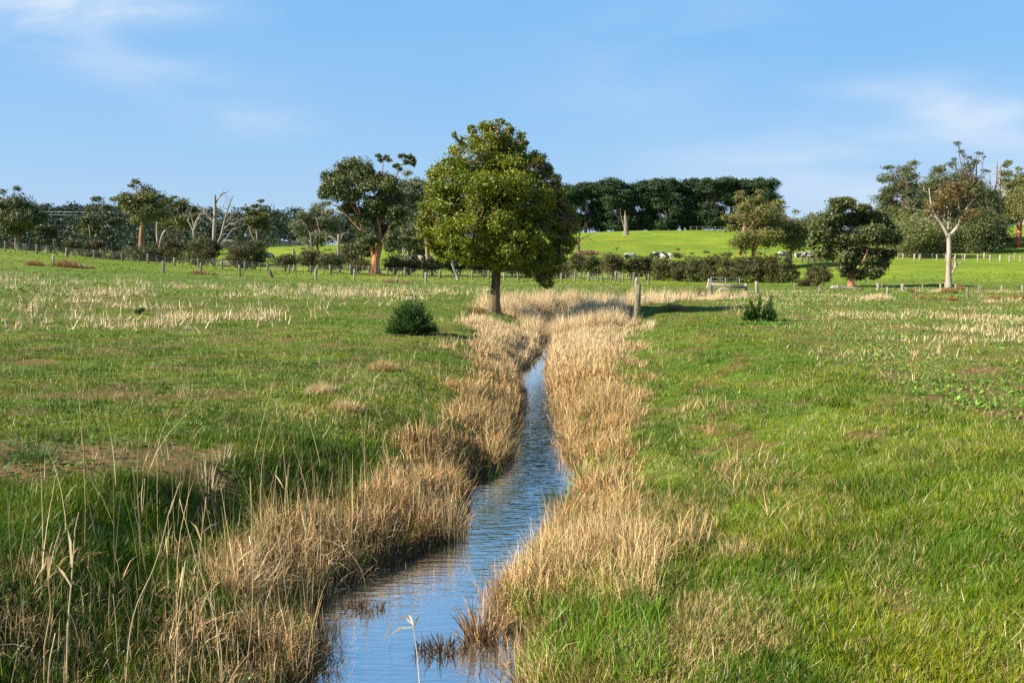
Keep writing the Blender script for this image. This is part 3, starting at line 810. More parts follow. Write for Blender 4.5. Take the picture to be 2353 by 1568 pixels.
def crown(acc, rs, ells, nleaf, L, W, pal, npuff=9, pr=(.34, .6), flat=.8, inner=.3, droop=.25, outw=1.0, up=.15, stray=.10, fuzz=.2):
    """leaves gathered in puffs that are scattered through ellipsoids (c, r), with loose sprays between them"""
    wts = np.array([e[1][0] * e[1][2] for e in ells]); wts = wts / wts.sum()
    P_, T_, N_, C_ = [], [], [], []
    for (c, r), wgt in zip(ells, wts):
        c = np.asarray(c, float); r = np.asarray(r, float)
        m = max(4, int(round(npuff)))
        d = rdir(m, rs); d[:, 2] = d[:, 2] * .9 + up; d = unit(d)
        pf = rs.uniform(pr[0], pr[1], m)
        pc = c + d * r * (rs.uniform(inner, 1, (m, 1)) ** .5) * (1.04 - pf[:, None] * .75)
        n = int(nleaf * wgt)
        pk = rs.choice(m, n, p=pf ** 2 / (pf ** 2).sum())
        dd = rdir(n, rs); dd[:, 2] = dd[:, 2] * .9 + .15
        rad = rs.uniform(.03, 1.0, (n, 1)) ** .5 * (1 + fuzz * np.abs(rs.normal(size=(n, 1))))
        p = pc[pk] + dd * pf[pk][:, None] * rad * np.minimum(r, r.min() * 1.5) * np.array([1.05, 1.05, flat])
        st = rs.uniform(size=n) < stray
        p[st] = c + rdir(int(st.sum()), rs) * r * rs.uniform(.5, 1.08, (int(st.sum()), 1))
        t = rdir(n, rs); t[:, 2] -= droop; t = unit(t)
        nn = unit(rdir(n, rs) + outw * unit(dd + .5 * (p - c) / r))
        pv = rs.uniform(0, 1, m)[pk][:, None]; lv = rs.uniform(0, 1, (n, 1))
        col = pal[0] + (pal[1] - pal[0]) * np.clip(.6 * pv + .55 * lv - .1, 0, 1)
        P_.append(p); T_.append(t); N_.append(nn); C_.append(col * rs.uniform(.78, 1.22, (n, 1)))
    p = np.concatenate(P_); n = len(p)
    leaves(acc, p, np.concatenate(T_), np.concatenate(N_), L * rs.uniform(.7, 1.35, n), W * rs.uniform(.7, 1.3, n), np.concatenate(C_))

def ell(u, v, ru, rv, d, dy=0.0, depth=None):
    s = d / F
    c = P(u, v, d); c[1] += dy
    return (c, (ru * s, (depth if depth else (ru + rv) / 2) * s, rv * s))

def limb_path(rs, a, b, ra, rb, sag=.08, k=4):
    a = np.asarray(a, float); b = np.asarray(b, float)
    m1 = a + (b - a) * .35 + rs.normal(size=3) * sag * np.linalg.norm(b - a); m1[2] += .06 * np.linalg.norm(b - a) * rs.uniform(-.5, 1)
    m2 = a + (b - a) * .7 + rs.normal(size=3) * sag * np.linalg.norm(b - a)
    q = np.array([[*a, ra], [*m1, ra * .72 + rb * .28], [*m2, ra * .38 + rb * .62], [*b, rb]])
    return smooth_path(q, k)

def put_tree(name, label, cat, group, u, d, ells, trunk, bark, leafm, pal, nleaf, L, W, limbs=(), auto_limbs=True, seed=0,
             base=None, crown_name='crown', side_twigs=0, barkcol=(1, 1, 1), **kw):
    """trunk: list of (u, v, width_px[, dy]) from the base upward; limbs: list of such lists. All at depth d."""
    rs = np.random.default_rng(seed + 1000)
    s = d / F
    b = base if base is not None else at(u, d)
    root = thing(name, b, label, cat, group); limb_acc = []
    def path(pl):
        out = []
        for q in pl:
            p = P(q[0], q[1], d); p[1] += (q[3] if len(q) > 3 else 0)
            out.append([*p, q[2] * s / 2])
        return out
    acc = Acc()
    tp = path(trunk)
    tp[0][2] = min(tp[0][2], b[2]) - .15
    fl = [tp[0][0], tp[0][1], b[2] + .35 * s * trunk[0][2] * 2, tp[0][3]]
    tp[0][3] *= 1.3
    sp = smooth_path(tp, 5)
    tube(acc, sp[:, :3], sp[:, 3], 9, barkcol, wob=.07, rs=rs)
    main = acc
    for l in limbs:
        acc = Acc(); limb_acc.append(acc)
        q = smooth_path(path(l), 5)
        tube(acc, q[:, :3], q[:, 3], 6, barkcol, wob=.05, rs=rs)
        for _ in range(side_twigs):
            k = rs.integers(len(q) // 3, len(q) - 1); a = q[k, :3]
            tip = a + unit(unit(q[-1, :3] - a + 1e-6) + rdir(1, rs)[0] * .9) * rs.uniform(14, 34) * s
            z = limb_path(rs, a, tip, q[k, 3] * .5, .012, .12, 3); tube(acc, z[:, :3], z[:, 3], 4, barkcol)
    acc = main
    if auto_limbs and ells:
        top = sp[-1]
        for (c, r) in ells:
            k = int(rs.integers(len(sp) * 2 // 3, len(sp)))
            a = sp[k]
            fr = np.array([0, -.95 * r[1] * rs.uniform(.3, 1.1), 0]) if rs.uniform() < .6 else 0
            z = limb_path(rs, a[:3], np.asarray(c) + rs.normal(size=3) * np.asarray(r) * .2 + fr, max(a[3] * .5, .045), .028)
            tube(acc, z[:, :3], z[:, 3], 5, barkcol)
            for _ in range(4):
                tip = np.asarray(c) + rdir(1, rs)[0] * np.asarray(r) * .75
                k2 = int(rs.integers(len(z) // 3, len(z) - 1))
                y2 = limb_path(rs, z[k2, :3], tip, max(z[k2, 3] * .5, .02), .012, .08, 3)
                tube(acc, y2[:, :3], y2[:, 3], 4, barkcol)
    to = acc.build('trunk', M[bark], root, b, smooth=True)
    for la in limb_acc: la.build('limb', M[bark], to, b, smooth=True)
    if ells:
        ca = Acc(); crown(ca, rs, ells, nleaf, L, W, pal, **kw)
        ca.build(crown_name, M[leafm], root, b)
    return root

def auto_ells(rs, u0, u1, v0, v1, d, n, rr=(.2, .3), shape='dome'):
    """n clumps at the branch tips of an uneven crown given by its pixel box"""
    W_, Hh = u1 - u0, v1 - v0; uc = (u0 + u1) / 2; out = []; got = []
    ph = rs.uniform(0, 6.28, 3)
    for k in range(n):
        best = None
        for _ in range(30):
            a, b_ = rs.uniform(-1, 1), rs.uniform(0, 1)
            ang = math.atan2(b_, a)
            ir = 1 + .16 * math.sin(2 * ang + ph[0]) + .12 * math.sin(5 * ang + ph[1])
            lim = math.sin(math.pi * min(1, .17 + .83 * b_)) ** (.6 if shape == 'dome' else .42) * min(ir, 1.1) + .02
            if abs(a) > lim or b_ > .82 + .18 * math.sin(7 * a + ph[2]): continue
            q = min([1.0] + [math.hypot((a - g[0]) * W_ / 2, (b_ - g[1]) * Hh) / max(W_, Hh) for g in got])
            if best is None or q > best[0]: best = (q, a, b_)
        if best is None: best = (0, rs.uniform(-.5, .5), rs.uniform(.2, .7))
        _, a, b_ = best; got.append((a, b_))
        r = rs.uniform(*rr) * min(W_, Hh * 1.5)
        rx, rz = r * rs.uniform(1.0, 1.5), r * rs.uniform(.6, .9)
        u = uc + a * max(W_ / 2 - rx * .6, 1)
        v = v1 - rz * .7 - b_ * max(Hh - rz * 1.5, 1)
        out.append(ell(u, v, rx, rz, d, rs.uniform(-.35, .35) * W_ * d / F))
    # a few small sprays reaching past the outline
    for k in range(max(2, n // 4)):
        ang = rs.uniform(.02, .98) * math.pi; q = rs.uniform(.92, 1.1)
        r = rs.uniform(.07, .12) * min(W_, Hh)
        out.append(ell(uc + math.cos(ang) * W_ / 2 * q, v1 - Hh * (.38 + .62 * math.sin(ang) * q), r * rs.uniform(1, 1.5), r * .75, d, rs.uniform(-.2, .2) * W_ * d / F))
    return out

# --- the wattle in the middle of the picture ---------------------------------
X0, D0, Z0 = hit(1136, 719)
D_ = D0
_w = [(1125, 322, 55, 42, 0), (1172, 330, 40, 38, .3), (1095, 370, 70, 50, -.4), (1170, 390, 75, 55, -.2), (1035, 405, 52, 50, .2), (1222, 385, 44, 42, .6),
      (1250, 425, 42, 48, 1.2), (1060, 455, 82, 58, -1.0), (1150, 450, 85, 60, -1.4), (1215, 465, 60, 50, -.8), (1008, 475, 48, 52, .4), (1265, 480, 50, 50, .9),
      (1010, 540, 52, 50, -.2), (1070, 540, 70, 50, -1.5), (1125, 520, 60, 50, -1.7), (1185, 560, 62, 52, -1.6), (1245, 540, 58, 55, -.2), (1300, 510, 36, 45, .9),
      (1295, 560, 34, 46, .8), (1030, 578, 40, 28, -.3), (1085, 588, 52, 28, -.9), (1160, 600, 50, 26, -1.0), (1225, 600, 50, 42, -.6), (1265, 600, 34, 44, .5),
      (1250, 632, 22, 30, .2), (1120, 430, 80, 70, 1.5), (1180, 500, 85, 70, 1.8), (1060, 510, 70, 60, 1.6), (1130, 560, 60, 40, 1.2)]
ew = [ell(a, b, c, e, D_, dy) for a, b, c, e, dy in _w]
_ol = [(1080, 292), (1125, 283), (1165, 290), (1195, 310), (1212, 345), (1245, 372), (1280, 390), (1288, 425), (1292, 460), (1325, 482), (1332, 520), (1320, 565), (1305, 600), (1280, 630), (1255, 655), (1225, 628), (1190, 615),
       (1150, 618), (1110, 605), (1065, 604), (1022, 600), (996, 585), (978, 552), (958, 520), (965, 480), (978, 455), (972, 425), (985, 395), (1010, 368), (1030, 352), (1048, 318)]
_r = np.random.default_rng(99)
for (a, b), (a2, b2) in zip(_ol, _ol[1:] + _ol[:1]):
    for f in (0, .5):
        ew.append(ell(a + (a2 - a) * f + _r.normal() * 5 - (a - 1140) * .05, b + (b2 - b) * f + _r.normal() * 5 - (b - 460) * .04, _r.uniform(7, 17), _r.uniform(6, 13), D_, _r.uniform(-.9, .9)))
put_tree('wattle_tree', 'rounded glossy green tree with one straight brown trunk standing alone beside the creek', 'tree', None, 1136, D_, ew,
         [(1135, 719, 26), (1137, 680, 23), (1139, 640, 21), (1141, 600, 20), (1143, 540, 16), (1138, 470, 11), (1132, 400, 7), (1130, 345, 4)],
         'bark_dark', 'wattle', WATTLE, 150000, .12, .042, seed=3, base=(X0, D0, Z0), barkcol=(1.3, 1.2, 1.0),
         limbs=[[(1142, 590, 10), (1110, 545, 7), (1070, 500, 4)], [(1142, 600, 10), (1190, 560, 7), (1240, 520, 4)], [(1141, 610, 8), (1180, 600, 5), (1230, 600, 3, -.4)]],
         npuff=20, pr=(.17, .38), flat=.85, inner=.55, droop=.15, outw=.7, up=.05, stray=.14, fuzz=.22)

# --- the big gum left of it ----------------------------------------------------
d = 104
big = [(765, 412, 26, 32), (805, 385, 32, 26), (832, 395, 24, 34), (795, 440, 40, 30), (850, 425, 26, 22), (760, 440, 24, 30), (872, 415, 26, 20), (900, 430, 26, 22),
       (874, 362, 8, 6), (884, 359, 9, 6), (892, 367, 8, 5), (878, 371, 9, 4), (925, 360, 10, 7), (938, 358, 10, 7), (946, 367, 8, 7), (932, 370, 12, 6), (915, 383, 12, 5), (908, 379, 6, 4), (948, 378, 7, 5), (920, 391, 8, 4), (890, 480, 34, 32), (862, 470, 26, 30), (905, 460, 22, 26), (915, 500, 22, 24),
       (840, 500, 28, 28), (800, 480, 24, 20), (850, 545, 26, 22), (885, 530, 24, 18), (835, 575, 22, 20), (905, 560, 20, 26)]
put_tree('gum_tree', 'tallest spreading gum with orange flared base, left of the round green tree', 'tree', None, 862, d,
         [ell(a, b, c * (1.18 if b > 390 else 1.1), e * (1.1 if b > 390 else 1.1), d, dy) for (a, b, c, e), dy in zip(big, np.random.default_rng(5).uniform(-1.6, 1.6, len(big)))],
         [(860, 632, 27), (862, 612, 21), (864, 592, 18), (870, 570, 15), (873, 560, 13)], 'bark_red', 'leaf', GUM_MID, 52000, .30, .13, seed=5, auto_limbs=False, side_twigs=4, barkcol=(1.5, 1.4, 1.3),
         limbs=[[(871, 572, 12), (874, 545, 9), (868, 500, 7), (866, 460, 6), (876, 425, 4), (880, 370, 2)], [(872, 565, 11), (892, 530, 9), (900, 480, 7), (903, 440, 5), (912, 400, 3), (920, 385, 2)],
                [(858, 590, 10), (852, 560, 8), (842, 530, 6), (826, 490, 5), (822, 450, 4), (808, 400, 2)], [(872, 470, 5), (885, 440, 4), (905, 428, 2)], [(834, 510, 5), (806, 470, 4), (775, 430, 2.5), (765, 405, 2)],
                [(846, 545, 5), (812, 512, 3.5), (785, 480, 3), (762, 470, 2)]], npuff=8)

# --- pale gum with thin crown on the right ---------------------------------------
X1, D1, Z1 = hit(2178, 661); d = D1
wg = [(2195, 445, 45, 32), (2165, 460, 34, 30), (2225, 462, 30, 34), (2185, 490, 40, 24), (2220, 500, 28, 22), (2150, 480, 26, 22), (2200, 425, 30, 18)]
put_tree('gum_tree', 'pale white trunked gum with forked bare limbs and thin rusty crown', 'tree', None, 2178, d, [ell(a, b, c, e, d, dy) for (a, b, c, e), dy in zip(wg, (.4, -.3, .5, 1, -.6, .2, 0))],
         [(2178, 661, 14), (2179, 630, 12), (2180, 590, 10.5), (2180, 560, 10), (2179, 536, 10)], 'bark_pale', 'leaf', (np.array((.09, .075, .02)), np.array((.20, .13, .03))), 3600, .24, .085, seed=7, base=(X1, D1, Z1), auto_limbs=False, side_twigs=5,
         limbs=[[(2178, 545, 8), (2165, 518, 6.5), (2149, 495, 5), (2140, 470, 4), (2136, 450, 3), (2134, 432, 2)], [(2148, 492, 4), (2135, 486, 3), (2115, 484, 2.5), (2078, 475, 1.6)],
                [(2181, 542, 9), (2200, 520, 8), (2207, 500, 6), (2214, 490, 5), (2225, 470, 3.5), (2238, 440, 2)], [(2178, 530, 4), (2178, 505, 3.5), (2180, 460, 2)], [(2206, 505, 4), (2202, 470, 3), (2203, 440, 1.6)],
                [(2180, 640, 3), (2190, 612, 5, -.3), (2189, 590, 4, -.3)], [(2152, 498, 4), (2160, 470, 2.5), (2158, 440, 1.5)]], npuff=9)

# --- many stemmed gum right ---------------------------------------------------------
X2, D2, Z2 = hit(1955, 659); d = D2
mg = [(1925, 475, 36, 22), (1955, 465, 34, 16), (1895, 510, 36, 28), (1940, 510, 42, 30), (1985, 500, 34, 28), (2015, 505, 30, 26), (1905, 550, 40, 28), (1955, 555, 42, 30), (2000, 545, 38, 32), (2030, 535, 22, 30),
      (1885, 540, 26, 22), (1980, 590, 34, 24), (1930, 590, 28, 20), (1990, 625, 30, 20), (1968, 632, 26, 18), (1876, 528, 24, 24), (2040, 545, 22, 28), (1898, 582, 30, 20), (2034, 585, 26, 20), (1868, 560, 14, 16), (2048, 515, 14, 16), (1972, 480, 22, 14), (1938, 618, 18, 16), (2012, 610, 22, 20)]
put_tree('gum_tree', 'broad many stemmed gum behind the fallen log, dark foliage down to its base', 'tree', None, 1955, d, [ell(a, b, c * 1.05, e * .98, d, dy) for (a, b, c, e), dy in zip(mg, np.random.default_rng(8).uniform(-1.4, 1.4, 40))],
         [(1955, 659, 16), (1954, 645, 12), (1952, 630, 10)], 'bark_red', 'leaf', GUM_MID, 52000, .25, .10, seed=8, base=(X2, D2, Z2), auto_limbs=False, side_twigs=4, barkcol=(1.4, 1.4, 1.4),
         limbs=[[(1952, 640, 9), (1945, 610, 7), (1940, 570, 5), (1930, 520, 3), (1922, 480, 2)], [(1954, 640, 8), (1968, 605, 6), (1985, 570, 5), (2000, 530, 3), (2012, 505, 2)], [(1953, 635, 7), (1958, 600, 5), (1956, 540, 4), (1955, 480, 2)],
                [(1956, 640, 6), (1980, 610, 4, -1), (2010, 580, 3, -1), (2026, 550, 2, -1)], [(1950, 630, 6), (1930, 600, 4), (1905, 570, 3), (1890, 540, 2)], [(1960, 620, 4, -1.2), (1975, 585, 3.5, -1.3), (1990, 545, 3, -1.2), (2004, 520, 2, -1)]], npuff=9)

# --- trees given by crown box, trunk base and width -----------------------------------
def simple(name, label, cat, group, box_, base_u, base_v, tw, d, pal, bark, nleaf, L, W, seed, n=8, rr=(.26, .36), shape='dome', lean=0, lab=None, **kw):
    u0, u1, v0, v1 = box_
    rs = np.random.default_rng(seed)
    fill = kw.pop('fill', 1.0); n = int(n * 1.7); rr = (rr[0] * .60 * fill, rr[1] * .72 * fill)
    es = auto_ells(rs, u0, u1, v0, v1, d, n, rr, shape); nleaf = int(nleaf * 1.25); kw.setdefault('npuff', 6); kw.setdefault('pr', (.5, .8))
    es += [ell(*q, d) for q in kw.pop('extra', [])]
    uc = (u0 + u1) / 2; h = v1 - v0
    trunk = [(base_u, base_v, tw), (base_u + (uc - base_u) * .2 + rs.uniform(-2, 2), base_v + (v1 - base_v) * .6, tw * .8), (base_u + (uc - base_u) * .5, v1 - h * .1, tw * .68),
             (uc + rs.uniform(-4, 4), v1 - h * .42, tw * .45), (uc + rs.uniform(-5, 5), v1 - h * .7, tw * .22)]
    return put_tree(name, label, cat, group, base_u, d, es, trunk, bark, kw.pop('leafm', 'leaf'), pal, nleaf, L, W, seed=seed, **kw)

GL = 'gum trees beyond the fence on the left'
simple('gum_tree', 'dense dark gum at the far left edge with ragged sparse top', 'tree', GL, (-30, 94, 436, 545), 42, 572, 12, 124, GUM_DARK, 'bark_gum', 14000, .34, .15, 21, n=13, rr=(0.256, 0.384))
simple('gum_tree', 'dark gum with thin flat topknot rising above the wooded hill', 'tree', GL, (185, 275, 446, 545), 232, 578, 6, 150, GUM_DARK, 'bark_gum', 10000, .36, .16, 22, n=11, rr=(0.218, 0.333))
simple('gum_tree', 'tall gum with a straight pink pale trunk, left of the bare dead tree', 'tree', GL, (276, 388, 421, 515), 324, 572, 13, 128, GUM, 'bark_gum', 12000, .33, .14, 23, n=12, rr=(0.230, 0.346), barkcol=(1.15, 1.0, .9),
       limbs=[[(329, 500, 6), (345, 486, 4), (358, 470, 3), (380, 462, 2)], [(331, 480, 5), (315, 462, 3), (297, 455, 2)]])
simple('gum_tree', 'slim grey green gum with two thin pale stems beside the tall pink trunked gum', 'tree', GL, (362, 458, 449, 530), 362, 572, 6, 136, GUM, 'bark_pale', 9000, .33, .14, 24, n=10, rr=(0.230, 0.358),
       limbs=[[(362, 560, 5), (360, 520, 4), (366, 480, 3)], [(408, 560, 4), (407, 500, 4), (412, 470, 2)]])
simple('gum_tree', 'greyish spreading gum with visible branches, left of the tallest gum', 'tree', GL, (672, 775, 455, 568), 731, 600, 9, 128, GUM_GREY, 'bark_gum', 9000, .32, .13, 25, n=13, rr=(0.205, 0.320), side_twigs=3,
       limbs=[[(733, 560, 5), (755, 520, 4), (790, 480, 3)], [(731, 560, 5), (710, 530, 3.5), (690, 500, 2)]])
simple('gum_tree', 'gum half hidden behind the round green tree at its left side', 'tree', GL, (905, 1000, 402, 512), 985, 600, 10, 132, GUM_GREY, 'bark_gum', 9000, .32, .14, 26, n=13, rr=(0.218, 0.333))
simple('gum_tree', 'low dark gum between the tallest gum and the round green tree', 'tree', GL, (890, 1010, 505, 590), 960, 610, 8, 138, GUM_DARK, 'bark_gum', 9000, .32, .15, 27, n=11, rr=(0.256, 0.384))
simple('gum_tree', 'small open gum with slender pale stems in front of the cows', 'tree', GL, (908, 960, 538, 566), 922, 612, 4.5, 112, GUM, 'bark_pale', 1800, .26, .11, 28, n=6, rr=(0.256, 0.384),
       limbs=[[(922, 600, 4), (932, 570, 3.5), (940, 552, 2.5)], [(938, 596, 3), (936, 570, 2.5), (930, 552, 2)]])
simple('gum_tree', 'thin gum beside the left of the wooded gap, with lean pale trunk', 'tree', GL, (560, 618, 462, 535), 590, 600, 6, 150, GUM, 'bark_gum', 6500, .36, .15, 29, n=9, rr=(0.230, 0.358),
       limbs=[[(588, 560, 5), (575, 530, 4), (570, 505, 3)]])
simple('gum_tree', 'small dark tree right of the far left gum, over the fence', 'tree', GL, (84, 126, 508, 562), 107, 582, 5, 116, SHRUB_G, 'bark_gum', 4200, .28, .13, 30, n=7, rr=(0.307, 0.461))

GR = 'gum trees on the right hand slopes'
simple('gum_tree', 'bronze crowned gum with two leaning orange trunks before the cypress row', 'tree', GR, (1666, 1800, 440, 580), 1728, 590, 11, 135, GUM_WARM, 'bark_gum', 15000, .33, .14, 41, n=14, rr=(0.218, 0.333), barkcol=(1.1, .95, .85),
       limbs=[[(1729, 582, 9), (1742, 556, 7), (1756, 536, 5), (1770, 520, 3)], [(1700, 586, 8), (1704, 560, 6), (1712, 500, 4), (1714, 470, 2)]])
simple('gum_tree', 'olive gum over the grazing cows at the right of the hedge', 'tree', GR, (1752, 1890, 486, 582), 1816, 596, 8, 140, GUM, 'bark_gum', 11000, .33, .14, 42, n=12, rr=(0.230, 0.346))
CP_ = 'trees of the dense copse on the right'
simple('gum_tree', 'tall layered gum with see through tiers at the left end of the copse', 'tree', CP_, (2022, 2122, 372, 500), 2072, 600, 9, 172, GUM_DARK, 'bark_gum', 9500, .40, .17, 43, n=15, fill=1.3, rr=(0.179, 0.282))
simple('gum_tree', 'broad olive gum filling the copse behind the white trunked gum', 'tree', CP_, (2040, 2190, 470, 600), 2110, 612, 12, 160, GUM, 'bark_gum', 17000, .38, .16, 44, n=14, fill=1.3, rr=(0.256, 0.358))
simple('gum_tree', 'high dark gum with a rounded head at the centre of the copse', 'tree', CP_, (2110, 2240, 388, 520), 2170, 600, 12, 180, GUM_DARK, 'bark_gum', 15000, .42, .18, 45, n=15, fill=1.3, rr=(0.230, 0.333))
simple('gum_tree', 'highest gum of the copse with a long sparse sprig above its head', 'tree', CP_, (2180, 2275, 380, 520), 2232, 598, 12, 186, GUM_DARK, 'bark_gum', 12000, .42, .18, 46, n=14, fill=1.3, rr=(0.243, 0.346),
       limbs=[[(2232, 420, 3), (2226, 380, 1.8), (2208, 352, 1.3), (2200, 326, .8)], [(2240, 430, 3), (2243, 390, 2.2), (2242, 362, 1.4), (2250, 350, .8)]], barkcol=(.6, .6, .6),
       extra=[(2200, 330, 11, 7), (2207, 350, 9, 6), (2214, 358, 6, 4), (2190, 366, 10, 5), (2228, 362, 10, 5), (2250, 352, 10, 6), (2258, 362, 5, 5), (2240, 372, 12, 8), (2217, 378, 9, 5)])
simple('gum_tree', 'low black green tree at the right end of the copse over the shaded grass', 'tree', CP_, (2190, 2295, 470, 588), 2250, 596, 13, 172, GUM_DARK, 'bark_red', 15000, .38, .17, 47, n=12, fill=1.3, rr=(0.282, 0.384))
simple('gum_tree', 'gum at the far right edge with a thick orange trunk on the green rise', 'tree', CP_, (2305, 2400, 386, 505), 2338, 552, 14, 182, GUM, 'bark_red', 11000, .42, .17, 48, n=13, fill=1.3, rr=(0.218, 0.333), barkcol=(1.5, 1.3, 1.15))
simple('gum_tree', 'second orange trunked gum cut off by the right edge, lower on the slope', 'tree', CP_, (2340, 2470, 400, 520), 2372, 566, 14, 174, GUM, 'bark_red', 12000, .42, .17, 49, n=13, fill=1.3, rr=(0.218, 0.333), barkcol=(1.5, 1.3, 1.15))
simple('gum_tree', 'very dense dark gum closing the back of the copse behind the white trunk', 'tree', CP_, (2090, 2230, 410, 592), 2150, 600, 13, 196, GUM_DARK, 'bark_gum', 26000, .46, .20, 51, n=16, fill=1.4, rr=(.24, .34), shape='oval')
simple('gum_tree', 'dense dark gum closing the right half of the copse below the grey dead trunks', 'tree', CP_, (2180, 2312, 425, 592), 2255, 600, 13, 200, GUM_DARK, 'bark_gum', 26000, .46, .20, 52, n=16, fill=1.4, rr=(.24, .34), shape='oval')
simple('gum_tree', 'thin olive gum between the grey dead trunks and the orange trunked gum', 'tree', CP_, (2262, 2352, 378, 520), 2306, 560, 8, 205, GUM, 'bark_pale', 9000, .46, .20, 53, n=11, rr=(.2, .3))
simple('gum_tree', 'dense gum filling the left flank of the copse down to the fence', 'tree', CP_, (2030, 2140, 455, 600), 2086, 604, 12, 182, GUM_DARK, 'bark_gum', 22000, .44, .19, 54, n=14, fill=1.4, rr=(.24, .34), shape='oval')
# --- dead trees -------------------------------------------------------------------------
def dead(label, u, d, trunk, limbs, seed, bark='bark_dead', tw=5, group=None, name='dead_tree', base=None, barkcol=(1, 1, 1)):
    return put_tree(name, label, 'dead tree', group, u, d, [], trunk, bark, 'leaf', GUM, 0, 1, 1, limbs=limbs, auto_limbs=False, seed=seed, side_twigs=tw, base=base, barkcol=barkcol)
dead('tall bare white dead tree with split leaning second trunk, among the gums on the left', 492, 118,
     [(490, 612, 8), (491, 570, 9), (493, 520, 9), (494, 480, 7), (494, 447, 4)],
     [[(493, 512, 6), (482, 500, 5), (470, 488, 4), (455, 478, 2.5)], [(494, 470, 4), (502, 455, 3), (515, 442, 1.5)], [(496, 565, 7), (507, 545, 6), (514, 515, 5), (522, 485, 4), (530, 462, 2.5), (537, 448, 1.4)],
      [(510, 530, 5), (524, 518, 4), (540, 512, 3), (555, 505, 1.5)], [(514, 515, 4), (530, 500, 3), (545, 485, 1.6)], [(500, 566, 5), (512, 558, 4.5), (526, 552, 4), (538, 560, 3)], [(498, 560, 5), (516, 552, 3.5), (534, 528, 2), (560, 520, 1.2)]], 61, tw=6)
dead('short pale tree with many forked bare limbs, left of the tall dead tree', 446, 125, [(445, 590, 6), (446, 550, 6), (444, 525, 5)],
     [[(444, 530, 5), (437, 515, 4), (432, 505, 3), (445, 492, 1.5)], [(446, 530, 5), (452, 510, 4), (460, 500, 3), (468, 512, 1.8)], [(447, 525, 4), (442, 505, 3), (436, 488, 1.5)], [(448, 515, 4), (458, 495, 3), (475, 492, 1.5)]], 62, tw=4)
dead('broken dead trunk with two stub arms, left of the tallest gum', 778, 112, [(779, 604, 7), (778, 580, 6.5), (778, 555, 6), (778, 538, 5)], [[(777, 560, 4), (768, 548, 3.5), (756, 544, 2)], [(779, 556, 4), (785, 545, 3.5), (786, 536, 3)]], 63, tw=2)
dead('twin grey dead trunks standing high above the copse at the right', 2288, 190, [(2284, 560, 7), (2284, 500, 6), (2286, 440, 5), (2289, 390, 4), (2290, 372, 2)],
     [[(2288, 560, 6), (2293, 500, 6), (2296, 430, 5), (2298, 376, 2)], [(2284, 470, 3), (2276, 440, 2.5), (2272, 400, 1.5)], [(2295, 470, 3), (2305, 455, 2), (2318, 450, 1)]], 64, tw=8, barkcol=(.85, .85, .88))
dead('broad splintered grey stump alone on the sunlit green hill', 1437, 237, [(1438, 543, 15), (1438, 530, 11), (1438, 515, 9.5), (1437, 503, 8), (1436, 494, 4.5), (1436, 484, 1.5)],
     [[(1439, 515, 5), (1442, 503, 3), (1443, 496, 1)], [(1434, 525, 3), (1430, 508, 1.8), (1426, 494, 1.2), (1425, 478, .7)], [(1432, 515, 1.6), (1422, 500, 1.1), (1416, 496, .6)]], 65, tw=0, name='dead_stump', barkcol=(.75, .7, .66))
dead('small dark bare tree beside the reddish bracken at the right of the round tree', 1329, 172, [(1329, 578, 6), (1329, 560, 5), (1330, 545, 4), (1332, 525, 2)],
     [[(1330, 555, 3), (1340, 545, 2), (1352, 542, 1)], [(1330, 550, 3), (1320, 535, 2), (1316, 520, 1)], [(1331, 540, 2.4), (1338, 525, 1.6), (1348, 515, .8)]], 66, 'bark_dark', tw=8)
dead('bare thin leaning trunk rising out of the hedge left of the gap', 717, 114, [(721, 610, 4), (718, 585, 4), (715, 560, 3), (712, 535, 2)], [[(716, 565, 2.5), (708, 550, 1.5)]], 67, tw=3)
dead('short white broken stub standing above the hedge shrubs', 676, 112, [(676, 602, 7), (675, 585, 6), (673, 570, 3.5)], [[(676, 585, 3), (680, 575, 2.5)]], 68, tw=0)
dead('slim bare white stake of a dead tree before the dark wood at the left', 281, 150, [(282, 573, 3.5), (281, 560, 3), (280, 546, 2.5)], [[(281, 556, 1.6), (278, 548, 1)]], 69, tw=0)
dead('pale leaning dead trunk standing in the fence line by the round tree', 1050, 92, [(1055, 651, 8), (1050, 636, 7), (1043, 618, 5.5), (1036, 600, 4)], [[(1044, 620, 4), (1040, 600, 3), (1044, 588, 2)]], 70, tw=2)

